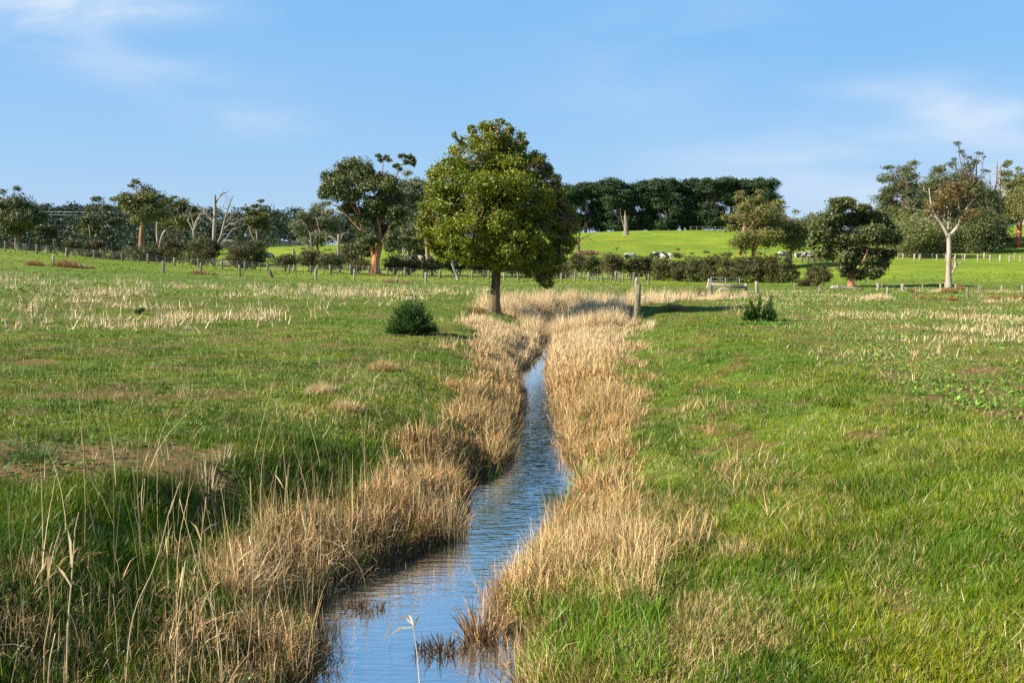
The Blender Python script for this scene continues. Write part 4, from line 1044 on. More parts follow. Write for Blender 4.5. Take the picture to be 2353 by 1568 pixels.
# --- cypress windbreak on the hill ------------------------------------------------------------
def cypress(label, uc, wd, vt, vb, d, seed, open_=False, tr=None):
    rs = np.random.default_rng(seed); es = []
    hgt = vb - vt
    for k in range(4):
        es.append(ell(uc + rs.uniform(-.38, .38) * wd, vt + rs.uniform(4, 18), wd * rs.uniform(.36, .5), rs.uniform(10, 17), d, rs.uniform(-2, 2)))
    for k in range(15 if not open_ else 6):
        f = rs.uniform(.15, .85)
        es.append(ell(uc + rs.uniform(-.48, .48) * wd, vt + f * hgt, wd * rs.uniform(.32, .48), rs.uniform(12, 20), d, rs.uniform(-2, 2)))
    for k in range(5):
        es.append(ell(uc + (k - 2) * wd * .24, vb - rs.uniform(8, 30), wd * rs.uniform(.24, .34), rs.uniform(14, 22), d, rs.uniform(-1.2, 1.2)))
    tops = [[(uc, vb - 8, 6), (uc + rs.uniform(-6, 6), vt + .55 * hgt, 4.5), (uc + rs.uniform(-18, 18), vt + .22 * hgt, 2.5)] for _ in range(2)]
    return put_tree('cypress_tree', label, 'tree', 'cypress windbreak trees on the green hill', uc, d, es, [(uc, vb, 6), (uc + rs.uniform(-2, 2), vb - .4 * hgt, 5), (uc + rs.uniform(-5, 5), vt + .3 * hgt, 4), (uc + rs.uniform(-8, 8), vt + 8, 2)],
                    'bark_pale' if open_ else 'bark_dark', 'pine', CYP, 26000, .62, .26, seed=seed, npuff=9, pr=(.4, .65), flat=.62, inner=.3, outw=.8, auto_limbs=True, limbs=tops)
_cy = ['leftmost cypress of the windbreak, half behind the round green tree', 'cypress with a pale bare trunk showing in the gap at the left of the windbreak', 'cypress right of the open gap in the windbreak',
       'cypress directly behind and left of the grey stump', 'cypress directly behind the grey stump', 'cypress just right of the grey stump, with a spiky top', 'cypress of the windbreak with a small peak above the flat top, right of the stump',
       'thick cypress in the middle of the windbreak', 'cypress where the windbreak top dips slightly, right of its middle', 'tallest flat topped cypress in the right half of the windbreak', 'wide flat cypress with sky showing through its trunks',
       'cypress behind the left side of the bronze gum', 'drooping cypress at the right end of the windbreak']
_cx = [(1292, 60, 428), (1345, 66, 424), (1382, 58, 416), (1420, 56, 417), (1458, 58, 421), (1492, 56, 416), (1530, 60, 411), (1568, 58, 415), (1606, 58, 414), (1642, 66, 406), (1682, 70, 405), (1722, 62, 411), (1758, 56, 419)]
for i, ((uc, wd, vt), lab) in enumerate(zip(_cx, _cy)):
    cypress(lab, uc, wd, vt, 534, 283 + (i % 3) * 3, 80 + i, open_=(i == 1))

# --- hedge shrubs along the fence ---------------------------------------------------------------
def shrub(label, u0, u1, v0, v1, vb, d, seed, pal=SHRUB, group='shrubs along the paddock fence', stems=3, nleaf=3000, n=8, name='tea_tree'):
    rs = np.random.default_rng(seed); v1 += (v1 - v0) * .12; g_ = (u1 - u0) * .11; u0 -= g_ * rs.uniform(.3, 1.6); u1 += g_ * rs.uniform(.3, 1.6); uc = (u0 + u1) / 2; wd = u1 - u0
    b = at(uc, d); es = auto_ells(rs, u0, u1, v0, v1, d, n + 7, (.24, .38))
    lim = []
    vb2 = 600 - (b[2] - CAMZ) * F / d
    for k in range(stems):
        a = rs.uniform(-.16, .16) * wd
        lim.append([(uc + a * .5, vb2 + 2, 3.4), (uc + a * 1.2 + rs.uniform(-3, 3), (vb2 + v1) / 2 - 2, 2.8), (uc + a * 2.2, v1 - (v1 - v0) * .4, 1.8)])
    return put_tree(name, label, 'shrub', group, uc, d, es, [(uc, vb2 + 2, 5), (uc + rs.uniform(-3, 3), vb2 - (vb2 - v1) * .5, 4), (uc + rs.uniform(-5, 5), v1 - 4, 3), (uc, (v0 + v1) / 2, 1.6)],
                    'bark_shrub', 'leaf', pal, nleaf, .20, .075, limbs=lim, seed=seed, auto_limbs=False, side_twigs=2, npuff=8, pr=(.4, .65), outw=1.0, inner=.4)
_sh = [  # u0 u1 v0 v1 vb d, label
 (146, 184, 545, 570, 583, 108, 'small round topped shrub beside the far left fence posts'),
 (203, 238, 547, 571, 582, 110, 'small dome shaped shrub left of the bare white stake'),
 (186, 300, 574, 598, 604, 108, 'low dark scrubby shrub behind the left fence wires'),
 (290, 350, 560, 602, 606, 109, 'low brown green bush at the foot of the pink trunked gum'),
 (335, 388, 556, 604, 608, 112, 'spreading dark bush right of the pink trunked gum'),
 (380, 425, 527, 598, 612, 111, 'tall dense cone shaped shrub left of the dead tree'),
 (422, 480, 534, 606, 614, 108, 'tall rounded shrub in front of the short forked dead tree'),
 (466, 504, 540, 592, 616, 107, 'dark shrub wrapped about the foot of the tall dead tree'),
 (524, 572, 548, 612, 620, 106, 'bushy shrub right of the green gap by the dead tree'),
 (566, 612, 545, 606, 620, 108, 'taller bushy shrub with a rough top at the right of the green gap'),
 (632, 678, 579, 612, 624, 106, 'small flat shrub left of the white broken stub'),
 (686, 732, 568, 612, 626, 106, 'shrub under the bare leaning trunk'),
 (734, 786, 572, 618, 627, 105, 'round dark shrub below the broken dead trunk'),
 (785, 832, 546, 600, 628, 107, 'open branched shrub left of the tallest gum'),
 (800, 845, 590, 622, 630, 104, 'low shrub at the left foot of the tallest gum'),
 (885, 925, 580, 622, 634, 106, 'shrub at the right foot of the tallest gum'),
 (924, 968, 592, 624, 636, 106, 'ball shaped shrub in front of the small open gum'),
 (970, 1022, 588, 624, 638, 106, 'shrub with pale trunk left under the round green tree'),
 (1028, 1076, 590, 624, 640, 107, 'shrub seen just left of the brown trunk of the round tree'),
 (1082, 1130, 594, 626, 641, 107, 'shrub seen directly behind the brown trunk of the round tree'),
 (1160, 1206, 600, 630, 643, 107, 'shrub seen just right of the brown trunk of the round tree'),
 (1212, 1262, 598, 632, 644, 107, 'shrub behind the lowest hanging foliage of the round tree'),
 (1272, 1308, 590, 634, 646, 107, 'shrub at the right edge of the round tree crown'),
 (1305, 1346, 577, 622, 646, 106, 'open shrub with thin pale stem right of the round tree'),
 (1342, 1380, 582, 630, 648, 105, 'low rounded shrub before the bracken patch'),
 (1380, 1442, 573, 630, 649, 104, 'broad domed shrub, biggest of the hedge below the stump'),
 (1438, 1478, 585, 636, 650, 104, 'dense shrub above the short wooden rails in the fence'),
 (1470, 1506, 582, 628, 652, 104, 'shrub just left of the green gap in the hedge'),
 (1502, 1544, 590, 640, 655, 101, 'pale bronze shrub with forked white trunk right of the green gap'),
 (1540, 1582, 576, 648, 657, 100, 'tall dark hedge shrub right of the pale bronze one'),
 (1574, 1616, 578, 646, 658, 99, 'dark hedge shrub third from the green gap'),
 (1610, 1652, 575, 648, 659, 98, 'dark hedge shrub behind the wooden rail over the culvert'),
 (1646, 1690, 578, 640, 660, 96, 'hedge shrub behind the pale metal gate'),
 (1684, 1726, 577, 642, 661, 94, 'bushy hedge shrub right of the metal gate'),
 (1720, 1762, 578, 644, 661, 93, 'hedge shrub behind the pale forked post'),
 (1756, 1798, 580, 644, 662, 92, 'second last shrub of the right hedge end'),
 (1790, 1830, 583, 648, 662, 91, 'last shrub at the right end of the hedge'),
 (1853, 1901, 608, 650, 670, 74, 'small ball headed tree on a thin stem standing by itself in the paddock'),
 (1836, 1856, 640, 660, 664, 80, 'tiny dark bush by itself at the fence left of the log'),
]
for i, (u0, u1, v0, v1, vb, dd, lab) in enumerate(_sh):
    dd2 = dd
    shrub(lab, u0, u1, v0, v1, vb, dd2, 300 + i, SHRUB if (i % 3) else SHRUB_G, stems=(2 if u1 - u0 < 60 else 4), nleaf=int(2000 + 75 * (u1 - u0) * (v1 - v0) / 60), n=8 if (v1 - v0) > 30 else 6,
          name='tea_tree')

# --- wooded hill and the wood behind the left gums -------------------------------------------------
acc = Acc()
def wood(n, d0, d1, u0, u1, h0, h1, nl, L, W, pal, seed):
    rs = np.random.default_rng(seed)
    d = rs.uniform(d0, d1, n); u = rs.uniform(u0, u1, n)
    x = (u - 1176) / F * d; z = H(x, d)
    for k in range(n):
        h = rs.uniform(h0, h1); r = h * rs.uniform(.26, .4)
        es = [((x[k] + rs.normal() * r * .5, d[k] + rs.normal() * r * .5, z[k] + h * f), (r * rs.uniform(.6, 1), r * .8, h * .2)) for f in (.3, .5, .68, .82)]
        v = rs.uniform(.75, 1.2)
        crown(acc, rs, es, nl, L, W, (pal[0] * v, pal[1] * v), npuff=5, pr=(.4, .7), inner=.3)
        if rs.uniform() < .3:
            tube(acc, [(x[k], d[k], z[k]), (x[k], d[k] - r * .4, z[k] + h * .6)], [.28, .12], 4, (.22, .17, .12))
HILL = (np.array((.028, .047, .03)), np.array((.058, .075, .042)))
wood(330, 480, 760, -350, 860, 13, 20, 380, 1.3, .8, HILL, 501)
wood(120, 215, 330, -250, 640, 9, 13.5, 520, .75, .42, (HILL[0] * .9, HILL[1] * .95), 502)
wood(100, 140, 215, -260, 505, 4.5, 9, 420, .5, .28, (HILL[0] * .95, HILL[1] * 1.05), 506)
wood(60, 280, 420, 560, 1010, 9, 14, 520, .8, .45, HILL, 503)
wood(26, 420, 520, 1800, 2010, 8, 13, 260, 1.1, .6, (np.array((.06, .085, .06)), np.array((.11, .13, .08))), 504)
wood(24, 300, 380, 2180, 2480, 9, 15, 420, .8, .45, (CYP[0] * 1.3, CYP[1] * 1.3), 505)
tag(acc.build('forest', M['pine']), 'dark wooded hill behind the gum trees at the left', None, None, 'stuff')
# ------------------------------------------------------------------ posts and fences
def post_mesh(acc, base, top, r, rs, n=7, square=False, col=(1, 1, 1)):
    base = np.asarray(base, float); top = np.asarray(top, float)
    m = [base + (top - base) * f + np.append(rs.normal(size=2) * r * .08, 0) for f in (0, .3, .65, 1)]
    tube(acc, m, [r * 1.06, r, r * .97, r * .9], n, col, wob=.09, rs=rs)

def lone_post(label, u, vb, vt, wpx, du=0, group=None, mat='post', name='fence_post', cat='post', seed=0, col=(1, 1, 1), notch=True):
    rs = np.random.default_rng(seed + 7000 + int(u))
    x, y, z = hit(u, vb); b = (x, y, z)
    root = thing(name, b, label, cat, group)
    t = P(u + du, vt, y); acc = Acc()
    r = wpx * y / F / 2
    bb = np.array(b) - np.array([0, 0, .25])
    post_mesh(acc, bb, t, r, rs, 9, col=col)
    acc.build('shaft', M[mat], root, b, smooth=True)
    if notch:      # wire staples / short wire ends left on the old post
        for f in (.45, .75):
            a2 = Acc()
            c = bb + (t - bb) * f
            tube(a2, [c + np.array([-r * 1.3, -r * .9, 0]), c + np.array([r * 1.3, -r * 1.05, .01])], .004 + .00008 * y, 4)
            a2.build('staple_wire', M['wire'], root, b)
    return root

lone_post('tall round weathered post standing beside the pale creek grass', 1463, 739, 653, 15.5, 2, seed=1, col=(1.0, 1.0, .85))
lone_post('pale shorter post seen right behind the tall round creekside post', 1461, 664, 637, 8, 1, mat='post_pale', seed=2)
FP = 'old fence posts left standing in the stubble field'
for i, (u, vb, vt, w_, du, lab, m_) in enumerate([
    (122, 610, 585, 5, 1, 'old post beside the brown dead heap on the far left slope', 'post_pale'),
    (375, 627, 599, 6, 0, 'old post alone on the slope below the pink trunked gum', 'post'),
    (461, 624, 603, 5, 0, 'old post with a brown tuft at its foot near the tall dead tree', 'post'),
    (551, 635, 608, 5.5, -1, 'dark old post standing forward of the green gap in the shrubs', 'post'),
    (627, 637, 620, 7, -8, 'blackened post leaning left, nearest the white broken stub', 'bark_dark'),
    (726, 643, 616, 5.5, -1, 'straight pale post in front of the shrub under the leaning bare trunk', 'post_pale'),
    (814, 645, 618, 5, 0, 'narrow pale post left of the tallest gum and forward of the fence', 'post_pale'),
    (908, 649, 638, 6, 6, 'short stub post leaning right, just right of the tallest gum', 'post'),
    (979, 652, 625, 5.5, -1, 'pale post left of the round green tree, forward of the fence', 'post_pale')]):
    lone_post(lab, u, vb, vt, w_, du, FP, m_, seed=10 + i)
NP = 'posts of the broken near fence in the right paddock'
for i, (u, vb, vt, w_, du, lab, m_) in enumerate([
    (1738, 672, 646, 8, -1, 'pale post with a forked top right of the culvert rail', 'post_pale'),
    (1623, 661, 640, 5, 6, 'thin post leaning right at the left of the culvert rail', 'post_pale'),
    (1825, 665, 650, 4.5, 0, 'post at the end of the hedge, left of the tiny dark bush', 'post'),
    (1881, 679, 658, 6, 1, 'dark post in front of the ball headed small tree', 'post'),
    (2017, 667, 650, 7, -1, 'thick post just right of the fallen log', 'post_pale'),
    (2026, 667, 651, 3, 0, 'thin stake beside the thick post right of the log', 'post'),
    (2039, 685, 659, 5.5, -1, 'post rising out of the mound of pale dead grass', 'post_pale'),
    (2103, 677, 658, 3.5, 0, 'thin post right of the braced corner post', 'post'),
    (2119, 668, 652, 4, 0, 'slim post halfway between the braced corner post and the white trunk', 'post'),
    (2160, 668, 652, 5, 0, 'post just left of the white trunked gum', 'post_pale'),
    (2195, 668, 653, 5, 0, 'post just right of the white trunked gum', 'post_pale'),
    (2222, 687, 659, 6, 0, 'tall dark post standing forward of the fence right of the white trunk', 'post'),
    (2247, 672, 655, 4, 1, 'left one of two posts standing close together near the right edge', 'post'),
    (2253, 673, 654, 4, 0, 'right one of two posts standing close together near the right edge', 'post'),
    (2300, 672, 655, 4, 1, 'leaning post above the brown rushes near the right edge', 'post_pale'),
    (2348, 672, 655, 4.5, 0, 'post cut by the right edge of the view', 'post_pale')]):
    lone_post(lab, u, vb, vt, w_, du, NP, m_, seed=40 + i, notch=False)
lone_post('dark iron stake in the creek grass behind the wattle trunk', 1216, 690, 671, 2.6, 4, name='stake', cat='stake', mat='bark_dark', seed=70, notch=False)
lone_post('rusty iron stake leaning right in the creek grass', 1276, 680, 651, 2.2, 9, name='stake', cat='stake', mat='bark_red', seed=71, notch=False)
lone_post('fallen dark post lying against the brown heap on the left slope', 196, 618, 606, 5, -15, name='fallen_post', cat='post', mat='bark_dark', seed=72, notch=False)

def fence(name, label, pts, hts, r, nw, wr, drop=0, mat='post', rail=()):
    """pts: ground points of the posts; wires run post to post; drop thin droppers in each bay"""
    rs = np.random.default_rng(len(pts) * 13 + nw)
    root = thing(name, pts[0], label, 'fence')
    o = pts[0]
    for p, h in zip(pts, hts):
        acc = Acc(); post_mesh(acc, np.array(p) - [0, 0, .2], np.array(p) + [rs.normal() * .05, rs.normal() * .04, h], r * rs.uniform(.85, 1.2), rs, 6, col=np.ones(3) * rs.uniform(.8, 1.15))
        acc.build('post', M[mat], root, o)
    for p, q, h in zip(pts[:-1], pts[1:], hts):
        for k in range(drop):
            f = (k + 1) / (drop + 1); x = p[0] + (q[0] - p[0]) * f; y = p[1] + (q[1] - p[1]) * f; z = H1(x, y)
            acc = Acc(); tube(acc, [(x, y, z - .1), (x + rs.normal() * .03, y, z + h * rs.uniform(.8, .95))], r * .38, 5, np.ones(3) * rs.uniform(.7, 1.1))
            acc.build('dropper', M[mat], root, o)
    for k in range(nw):
        f = .25 + .68 * k / max(nw - 1, 1)
        acc = Acc(); tube(acc, [np.array(p) + [0, -r, h * f] for p, h in zip(pts, hts)], wr, 4)
        acc.build('wire', M['wire'], root, o)
    for (i, j, f0, f1) in rail:
        acc = Acc(); tube(acc, [np.array(pts[i]) + [0, 0, hts[i] * f0], np.array(pts[j]) + [0, 0, hts[j] * f1]], r * .7, 6)
        acc.build('rail', M[mat], root, o)
    return root

fu = [-60, 13, 85, 154, 216, 281, 340, 400, 456, 510, 562, 615, 663, 712, 759, 804, 847, 890, 931, 971, 1010, 1050, 1085, 1122, 1158, 1191, 1225, 1258, 1290, 1321, 1353, 1384, 1414, 1432, 1456, 1490]
fd = np.interp(fu, [-60, 600, 1176, 1500], [99, 98, 97, 93])
rs_ = np.random.default_rng(77)
fence('post_fence', 'long wire fence with grey posts running along the shrubs behind the stubble field', [at(u, d) for u, d in zip(fu, fd)],
      list(np.interp(fu, [-60, 400, 1500], [1.12, .95, 1.05]) * rs_.uniform(.9, 1.1, len(fu))), .12, 4, .008, 2, 'post', rail=[(32, 33, .95, .95)])
fu = list(np.linspace(2046, 2350, 13) + rs_.normal(size=13) * 5) + [2420]
fence('post_fence', 'thin wire fence crossing the green slope behind the white trunked gum', [at(u, d) for u, d in zip(fu, np.interp(fu, [2046, 2420], [152, 140]))], [1.0] * 14, .13, 3, .008, 0, 'post_pale')
fu = [2062, 2110, 2142, 2172, 2210, 2260, 2330, 2400]
fence('post_fence', 'second thin fence higher on the slope under the shaded copse', [at(u, d) for u, d in zip(fu, np.interp(fu, [2062, 2400], [158, 152]))], [.95] * 8, .13, 2, .008, 0, 'post_pale')
fu = list(np.linspace(1585, 1712, 10)); fence('post_fence', 'tiny dark fence along the foot of the cypress windbreak', [at(u, 266) for u in fu], [1.15] * 10, .16, 2, .02, 0, 'bark_dark')
fu = list(np.linspace(1842, 1928, 7)); fence('post_fence', 'dark yard fence below the cows at the right of the hedge', [at(u, 146) for u in fu], [1.2] * 7, .13, 3, .02, 0, 'bark_dark')

# braced corner post
x, y, z = hit(2073, 669); root = thing('corner_post', (x, y, z), 'thick corner post with a sloping wooden brace, right of the log', 'post')
acc = Acc(); s = y / F; post_mesh(acc, (x, y, z - .2), (x - .01, y, z + 18 * s), 3.6 * s, np.random.default_rng(3), 8); acc.build('shaft', M['post_pale'], root, (x, y, z))
acc = Acc(); tube(acc, [(x + .02, y - .05, z + 10 * s), (x + 20 * s, y - .1, z + .03)], 1.4 * s, 6); acc.build('brace', M['post_pale'], root, (x, y, z))

# wooden rail over the culvert
D1_ = 58.0
pL, pR = P(1632, 675, D1_ - .4), P(1713, 674, D1_ - 1.0)
root = thing('guard_rail', tuple(pL), 'low weathered wooden rail between two posts above the culvert', 'rail')
acc = Acc(); post_mesh(acc, pL - [0, 0, .5], P(1632, 648, D1_ - .4), .16, np.random.default_rng(4), 8); acc.build('post', M['post'], root, pL)
acc = Acc(); post_mesh(acc, pR - [0, 0, .5], P(1714, 651, D1_ - 1.0), .10, np.random.default_rng(5), 8); acc.build('post', M['post_pale'], root, pL)
acc = Acc(); a_, b_ = P(1634, 652.5, D1_ - .6), P(1713, 660, D1_ - 1.15); box(acc, (a_ + b_) / 2, (np.linalg.norm(b_ - a_), .09, .17), axis=b_ - a_); acc.build('rail', M['post'], root, pL)
# concrete pipe culvert
cc_ = P(1663, 680, D1_); ax = unit(np.array([.22, 1.0, 0])); sd = np.array([ax[1], -ax[0], 0])
root = thing('culvert', tuple(cc_), 'round concrete pipe mouth under the farm track at the creek bend', 'culvert')
acc = Acc(); n_ = 28; an = np.arange(n_) / n_ * 2 * np.pi
def ring(r_, o_): return cc_ + ax * o_ + np.cos(an)[:, None] * sd * r_ + np.sin(an)[:, None] * np.array([0, 0, r_])
Vr = np.concatenate([ring(.52, 0), ring(.42, 0), ring(.42, 1.6), ring(.52, 1.6)]); i_ = np.arange(n_); j_ = (i_ + 1) % n_
acc.add(Vr, [np.concatenate([np.stack([i_, j_, n_ + j_, n_ + i_], 1), np.stack([n_ + i_, n_ + j_, 2 * n_ + j_, 2 * n_ + i_], 1), np.stack([3 * n_ + i_, 3 * n_ + j_, j_, i_], 1)])])
M['concrete'] = bark_mat('aged_concrete', (.19, .16, .12), (.32, .28, .22), 5, 1)
acc.build('pipe', M['concrete'], root, cc_)
# pale tubular gate
g0, g1 = at(1634, 68), at(1700, 70); root = thing('farm_gate', g0, 'pale galvanised tubular gate behind the culvert rail', 'gate')
M['galv'] = bark_mat('galvanised_steel', (.24, .27, .28), (.34, .37, .38), 9, 1, .45)
acc = Acc(); A_, B_ = np.array(g0), np.array(g1)
for h_ in (.12, .4, .66, .92): tube(acc, [A_ + [0, 0, h_], B_ + [0, 0, h_]], .028, 6)
acc.build('bars', M['galv'], root, g0)
acc = Acc()
for f_ in (0, .5, 1): tube(acc, [A_ + (B_ - A_) * f_ + [0, .01, .0], A_ + (B_ - A_) * f_ + [0, .01, .95]], .03, 6)
acc.build('upright', M['galv'], root, g0)

# fallen log
x, y, z = hit(1946, 666); s = y / F; root = thing('log', (x, y, z), 'long pale fallen log lying below the many stemmed gum', 'log')
rs = np.random.default_rng(9); acc = Acc()
pts = [(x - 40 * s, y, z + 5 * s), (x - 34 * s, y, z + 5 * s), (x - 15 * s, y + .1, z + 4.4 * s), (x + 8 * s, y + .1, z + 3.2 * s), (x + 38 * s, y, z + 2.6 * s)]
tube(acc, pts, [.05, 5 * s, 4.6 * s, 3.6 * s, 2.8 * s], 10, wob=.1, rs=rs); acc.build('trunk', M['bark_dead'], root, (x, y, z), smooth=True)
acc = Acc(); tube(acc, [(x - 20 * s, y, z + 7 * s), (x - 24 * s, y - .1, z + 12 * s)], [.05, .03], 6); acc.build('branch_stub', M['bark_dead'], root, (x, y, z))
# heap of fallen pale branches by the dead tree
b = at(520, 117); s = 117 / F; root = thing('brush_pile', b, 'heap of fallen pale branches at the foot of the tall dead tree', 'branches')
acc = Acc(); rs = np.random.default_rng(10)
for k in range(34):
    a = np.array(b) + [rs.uniform(-17, 17) * s, rs.uniform(-.8, .8), rs.uniform(.05, 8) * s + 2.2]
    a[2] = b[2] + rs.uniform(.1, 14) * s
    dr = unit(np.array([rs.choice([-1, 1]) * rs.uniform(.6, 1), rs.normal() * .4, rs.uniform(-.1, .5)]))
    z_ = limb_path(rs, a, a + dr * rs.uniform(8, 24) * s, .05, .012, .1, 3); tube(acc, z_[:, :3], z_[:, 3], 5)
acc.build('branches', M['bark_dead'], root, b)

# ------------------------------------------------------------------ tussocks and bushes
def tussock(label, u, vb, wpx, hpx, c0, c1, n=260, seed=0, name='grass_tussock', cat='grass tuft', group=None, w_=.012, lean=.35, d=None):
    global rng
    keep = rng; rng = np.random.default_rng(900 + seed)
    x, y, z = hit(u, vb) if d is None else at(u, d)
    if z < WZ:
        x, y = unproj(u, vb, WZ); z = WZ
    s = y / F
    o = np.clip(rng.normal(size=(n, 2)), -1.7, 1.7) * np.array([wpx * s * .27, wpx * s * .2])
    xx, yy = x + o[:, 0], y + o[:, 1]; zz = np.maximum(H(xx, yy), WZ + .02)
    acc = Acc(); ed = np.exp(-((o[:, 0] / (wpx * s * .42)) ** 2))
    col = lerp(np.array(c0), np.array(c1), rng.uniform(size=(n, 1))) * rng.uniform(.75, 1.2, (n, 1))
    blades(acc, np.stack([xx, yy, zz - .02], 1), hpx * s * rng.uniform(.55, 1.15, n) * (.45 + .6 * ed), rng.uniform(.6, 1.3, n) * w_ * max(1, y / 30), np.arctan2(o[:, 1], o[:, 0]) + rng.normal(0, .5, n),
           np.abs(rng.normal(0, lean, n)), rng.normal(.45, .4, n), col, 3)
    r = acc.build(name, M['dry'])
    rng = keep
    me = r.data; co = np.empty(len(me.vertices) * 3, np.float32); me.vertices.foreach_get('co', co)
    co = co.reshape(-1, 3) - np.array([x, y, z], np.float32); me.vertices.foreach_set('co', co.ravel()); me.update()
    r.location = (x, y, z)
    return tag(r, label, cat, group)
BR0, BR1 = (.24, .13, .05), (.42, .26, .11); PL0, PL1 = (.55, .42, .22), (.72, .58, .35); RU0, RU1 = (.20, .12, .035), (.36, .22, .07)
tussock('brown dead heap right of the old post on the far left slope', 156, 613, 62, 20, BR0, BR1, 900, 1)
tussock('smaller brown dead heap left of the old post on the far left slope', 80, 610, 40, 13, BR0, BR1, 500, 2)
tussock('faint brown tuft right of the fallen dark post', 205, 617, 24, 10, BR0, BR1, 200, 3)
tussock('brown tuft at the foot of the old post by the dead tree', 458, 630, 44, 13, BR0, BR1, 400, 4)
tussock('small dark tuft right of the post near the dead tree', 494, 632, 18, 8, (.10, .12, .03), BR1, 150, 5)
tussock('dead grass tuft on the rise right of the tallest gum', 893, 649, 26, 14, BR0, PL0, 260, 6)
tussock('low pale tuft beside the short stub post right of the tallest gum', 930, 651, 30, 11, BR0, PL0, 260, 7)
tussock('reddish brown mound of dead grass left of the brown trunk', 1096, 722, 40, 20, (.19, .09, .035), (.34, .18, .07), 900, 8, w_=.010, lean=.9)
tussock('small reddish mound below the larger mound left of the brown trunk', 1082, 730, 22, 10, (.19, .09, .035), (.34, .18, .07), 400, 9, w_=.010, lean=.9)
tussock('golden brown grass clump at the start of the pale creek grass', 1196, 703, 50, 30, (.26, .19, .05), (.5, .36, .14), 700, 10)
tussock('dark shaded tussock with pale tops right of the tall round post', 1545, 714, 50, 24, (.13, .10, .03), (.46, .34, .14), 700, 11)
tussock('brown tussock near the pale grass by the culvert', 1570, 680, 34, 15, RU0, BR1, 350, 12)
tussock('brown tussock closest to the left end of the culvert rail', 1608, 678, 26, 13, RU0, BR1, 300, 13)
tussock('mound of pale dead grass around a post right of the log', 2016, 688, 66, 15, PL0, PL1, 900, 14)
tussock('brown rush tuft in front of the left part of the log', 1925, 669, 20, 9, RU0, BR1, 220, 15)
tussock('brown rush tuft in front of the right end of the log', 1974, 669, 14, 10, RU0, BR1, 200, 16)
tussock('brown rush tuft at the brace of the corner post', 2092, 672, 20, 13, RU0, RU1, 240, 17)
tussock('tall brown rushes at the foot of the white trunked gum', 2180, 674, 36, 18, RU0, RU1, 420, 18)
tussock('tall brown rushes just right of the white trunked gum', 2206, 669, 22, 17, RU0, RU1, 300, 19)
tussock('low brown rushes forward of the corner post', 2112, 686, 38, 12, RU0, RU1, 380, 20)
tussock('low brown rushes below and left of the white trunk', 2146, 687, 30, 11, RU0, RU1, 320, 21)
tussock('brown rushes left of the tall dark forward post', 2186, 690, 26, 12, RU0, RU1, 280, 22)
tussock('wide brown rushes between the dark forward post and the right edge', 2284, 688, 44, 14, RU0, RU1, 460, 23)
tussock('brown rushes cut off by the right edge', 2340, 687, 46, 16, RU0, RU1, 500, 24)
tussock('pale dry grass under the fence left of the white trunk', 2152, 671, 36, 9, PL0, PL1, 340, 25)
tussock('reddish bracken patch under the small dark bare tree on the hill', 1346, 0, 64, 12, (.20, .10, .05), (.36, .22, .12), 900, 26, name='bracken', cat='bracken', d=168, w_=.02)
tussock('brown dead bracken behind the hedge left of the tallest gum', 770, 0, 60, 26, (.18, .09, .045), (.30, .17, .08), 900, 27, name='bracken', cat='bracken', d=150, w_=.02)
tussock('straw tuft on the left bank with a dark hollow beside it', 880, 852, 70, 34, (.36, .25, .08), (.60, .45, .2), 900, 28, w_=.007)
tussock('pale straw tuft with upright stems on the left bank', 735, 906, 60, 36, (.5, .36, .15), (.74, .58, .33), 620, 29, w_=.007, lean=.25)
tussock('low straw tuft right of the pale upright one on the left bank', 800, 940, 70, 30, (.45, .32, .13), (.7, .54, .3), 560, 30, w_=.007)
tussock('group of thin straw stems standing in short grass, left middle', 428, 912, 42, 50, (.5, .38, .17), (.72, .58, .34), 34, 31, w_=.009, lean=.12)
tussock('fan of thick straws at the edge of the bare mud', 512, 1062, 52, 56, (.42, .38, .18), (.62, .54, .32), 46, 32, w_=.008, lean=.3)
tussock('bleached straw fan at the top of the dark green hollow', 478, 1120, 60, 60, (.45, .40, .2), (.66, .58, .36), 60, 33, w_=.007, lean=.35)
tussock('big dark green grass clump on the bare mud', 75, 1058, 130, 50, (.05, .11, .02), (.10, .18, .04), 520, 34, w_=.006, lean=.5)
tussock('brown flattened straw patch on the right green bank', 1690, 1272, 120, 40, (.4, .28, .11), (.68, .52, .28), 420, 35, w_=.006, lean=.7)
tussock('dark sodden reed clump standing out in the water', 1108, 1470, 110, 110, (.14, .075, .03), (.50, .33, .15), 190, 36, name='reed_clump', cat='reeds', w_=.014, lean=.5)
tussock('low black weed tangle floating beside the sodden reed clump', 1012, 1495, 120, 44, (.03, .025, .012), (.14, .09, .04), 190, 37, name='reed_clump', cat='reeds', w_=.013, lean=.95)
tussock('dark broken reed litter at the left water edge under the bent reed', 838, 1398, 90, 34, (.04, .028, .014), (.22, .14, .06), 150, 40, name='reed_clump', cat='reeds', w_=.010, lean=1.0)
tussock('green and black weed clump in the water at the right bank', 1285, 1160, 70, 60, (.05, .045, .02), (.12, .17, .05), 130, 38, name='reed_clump', cat='reeds', w_=.010, lean=.6)
tussock('tan reed clump leaning over the water from the left bank', 1040, 1235, 70, 120, (.42, .27, .11), (.66, .5, .28), 200, 39, name='reed_clump', cat='reeds', w_=.007, lean=.25)

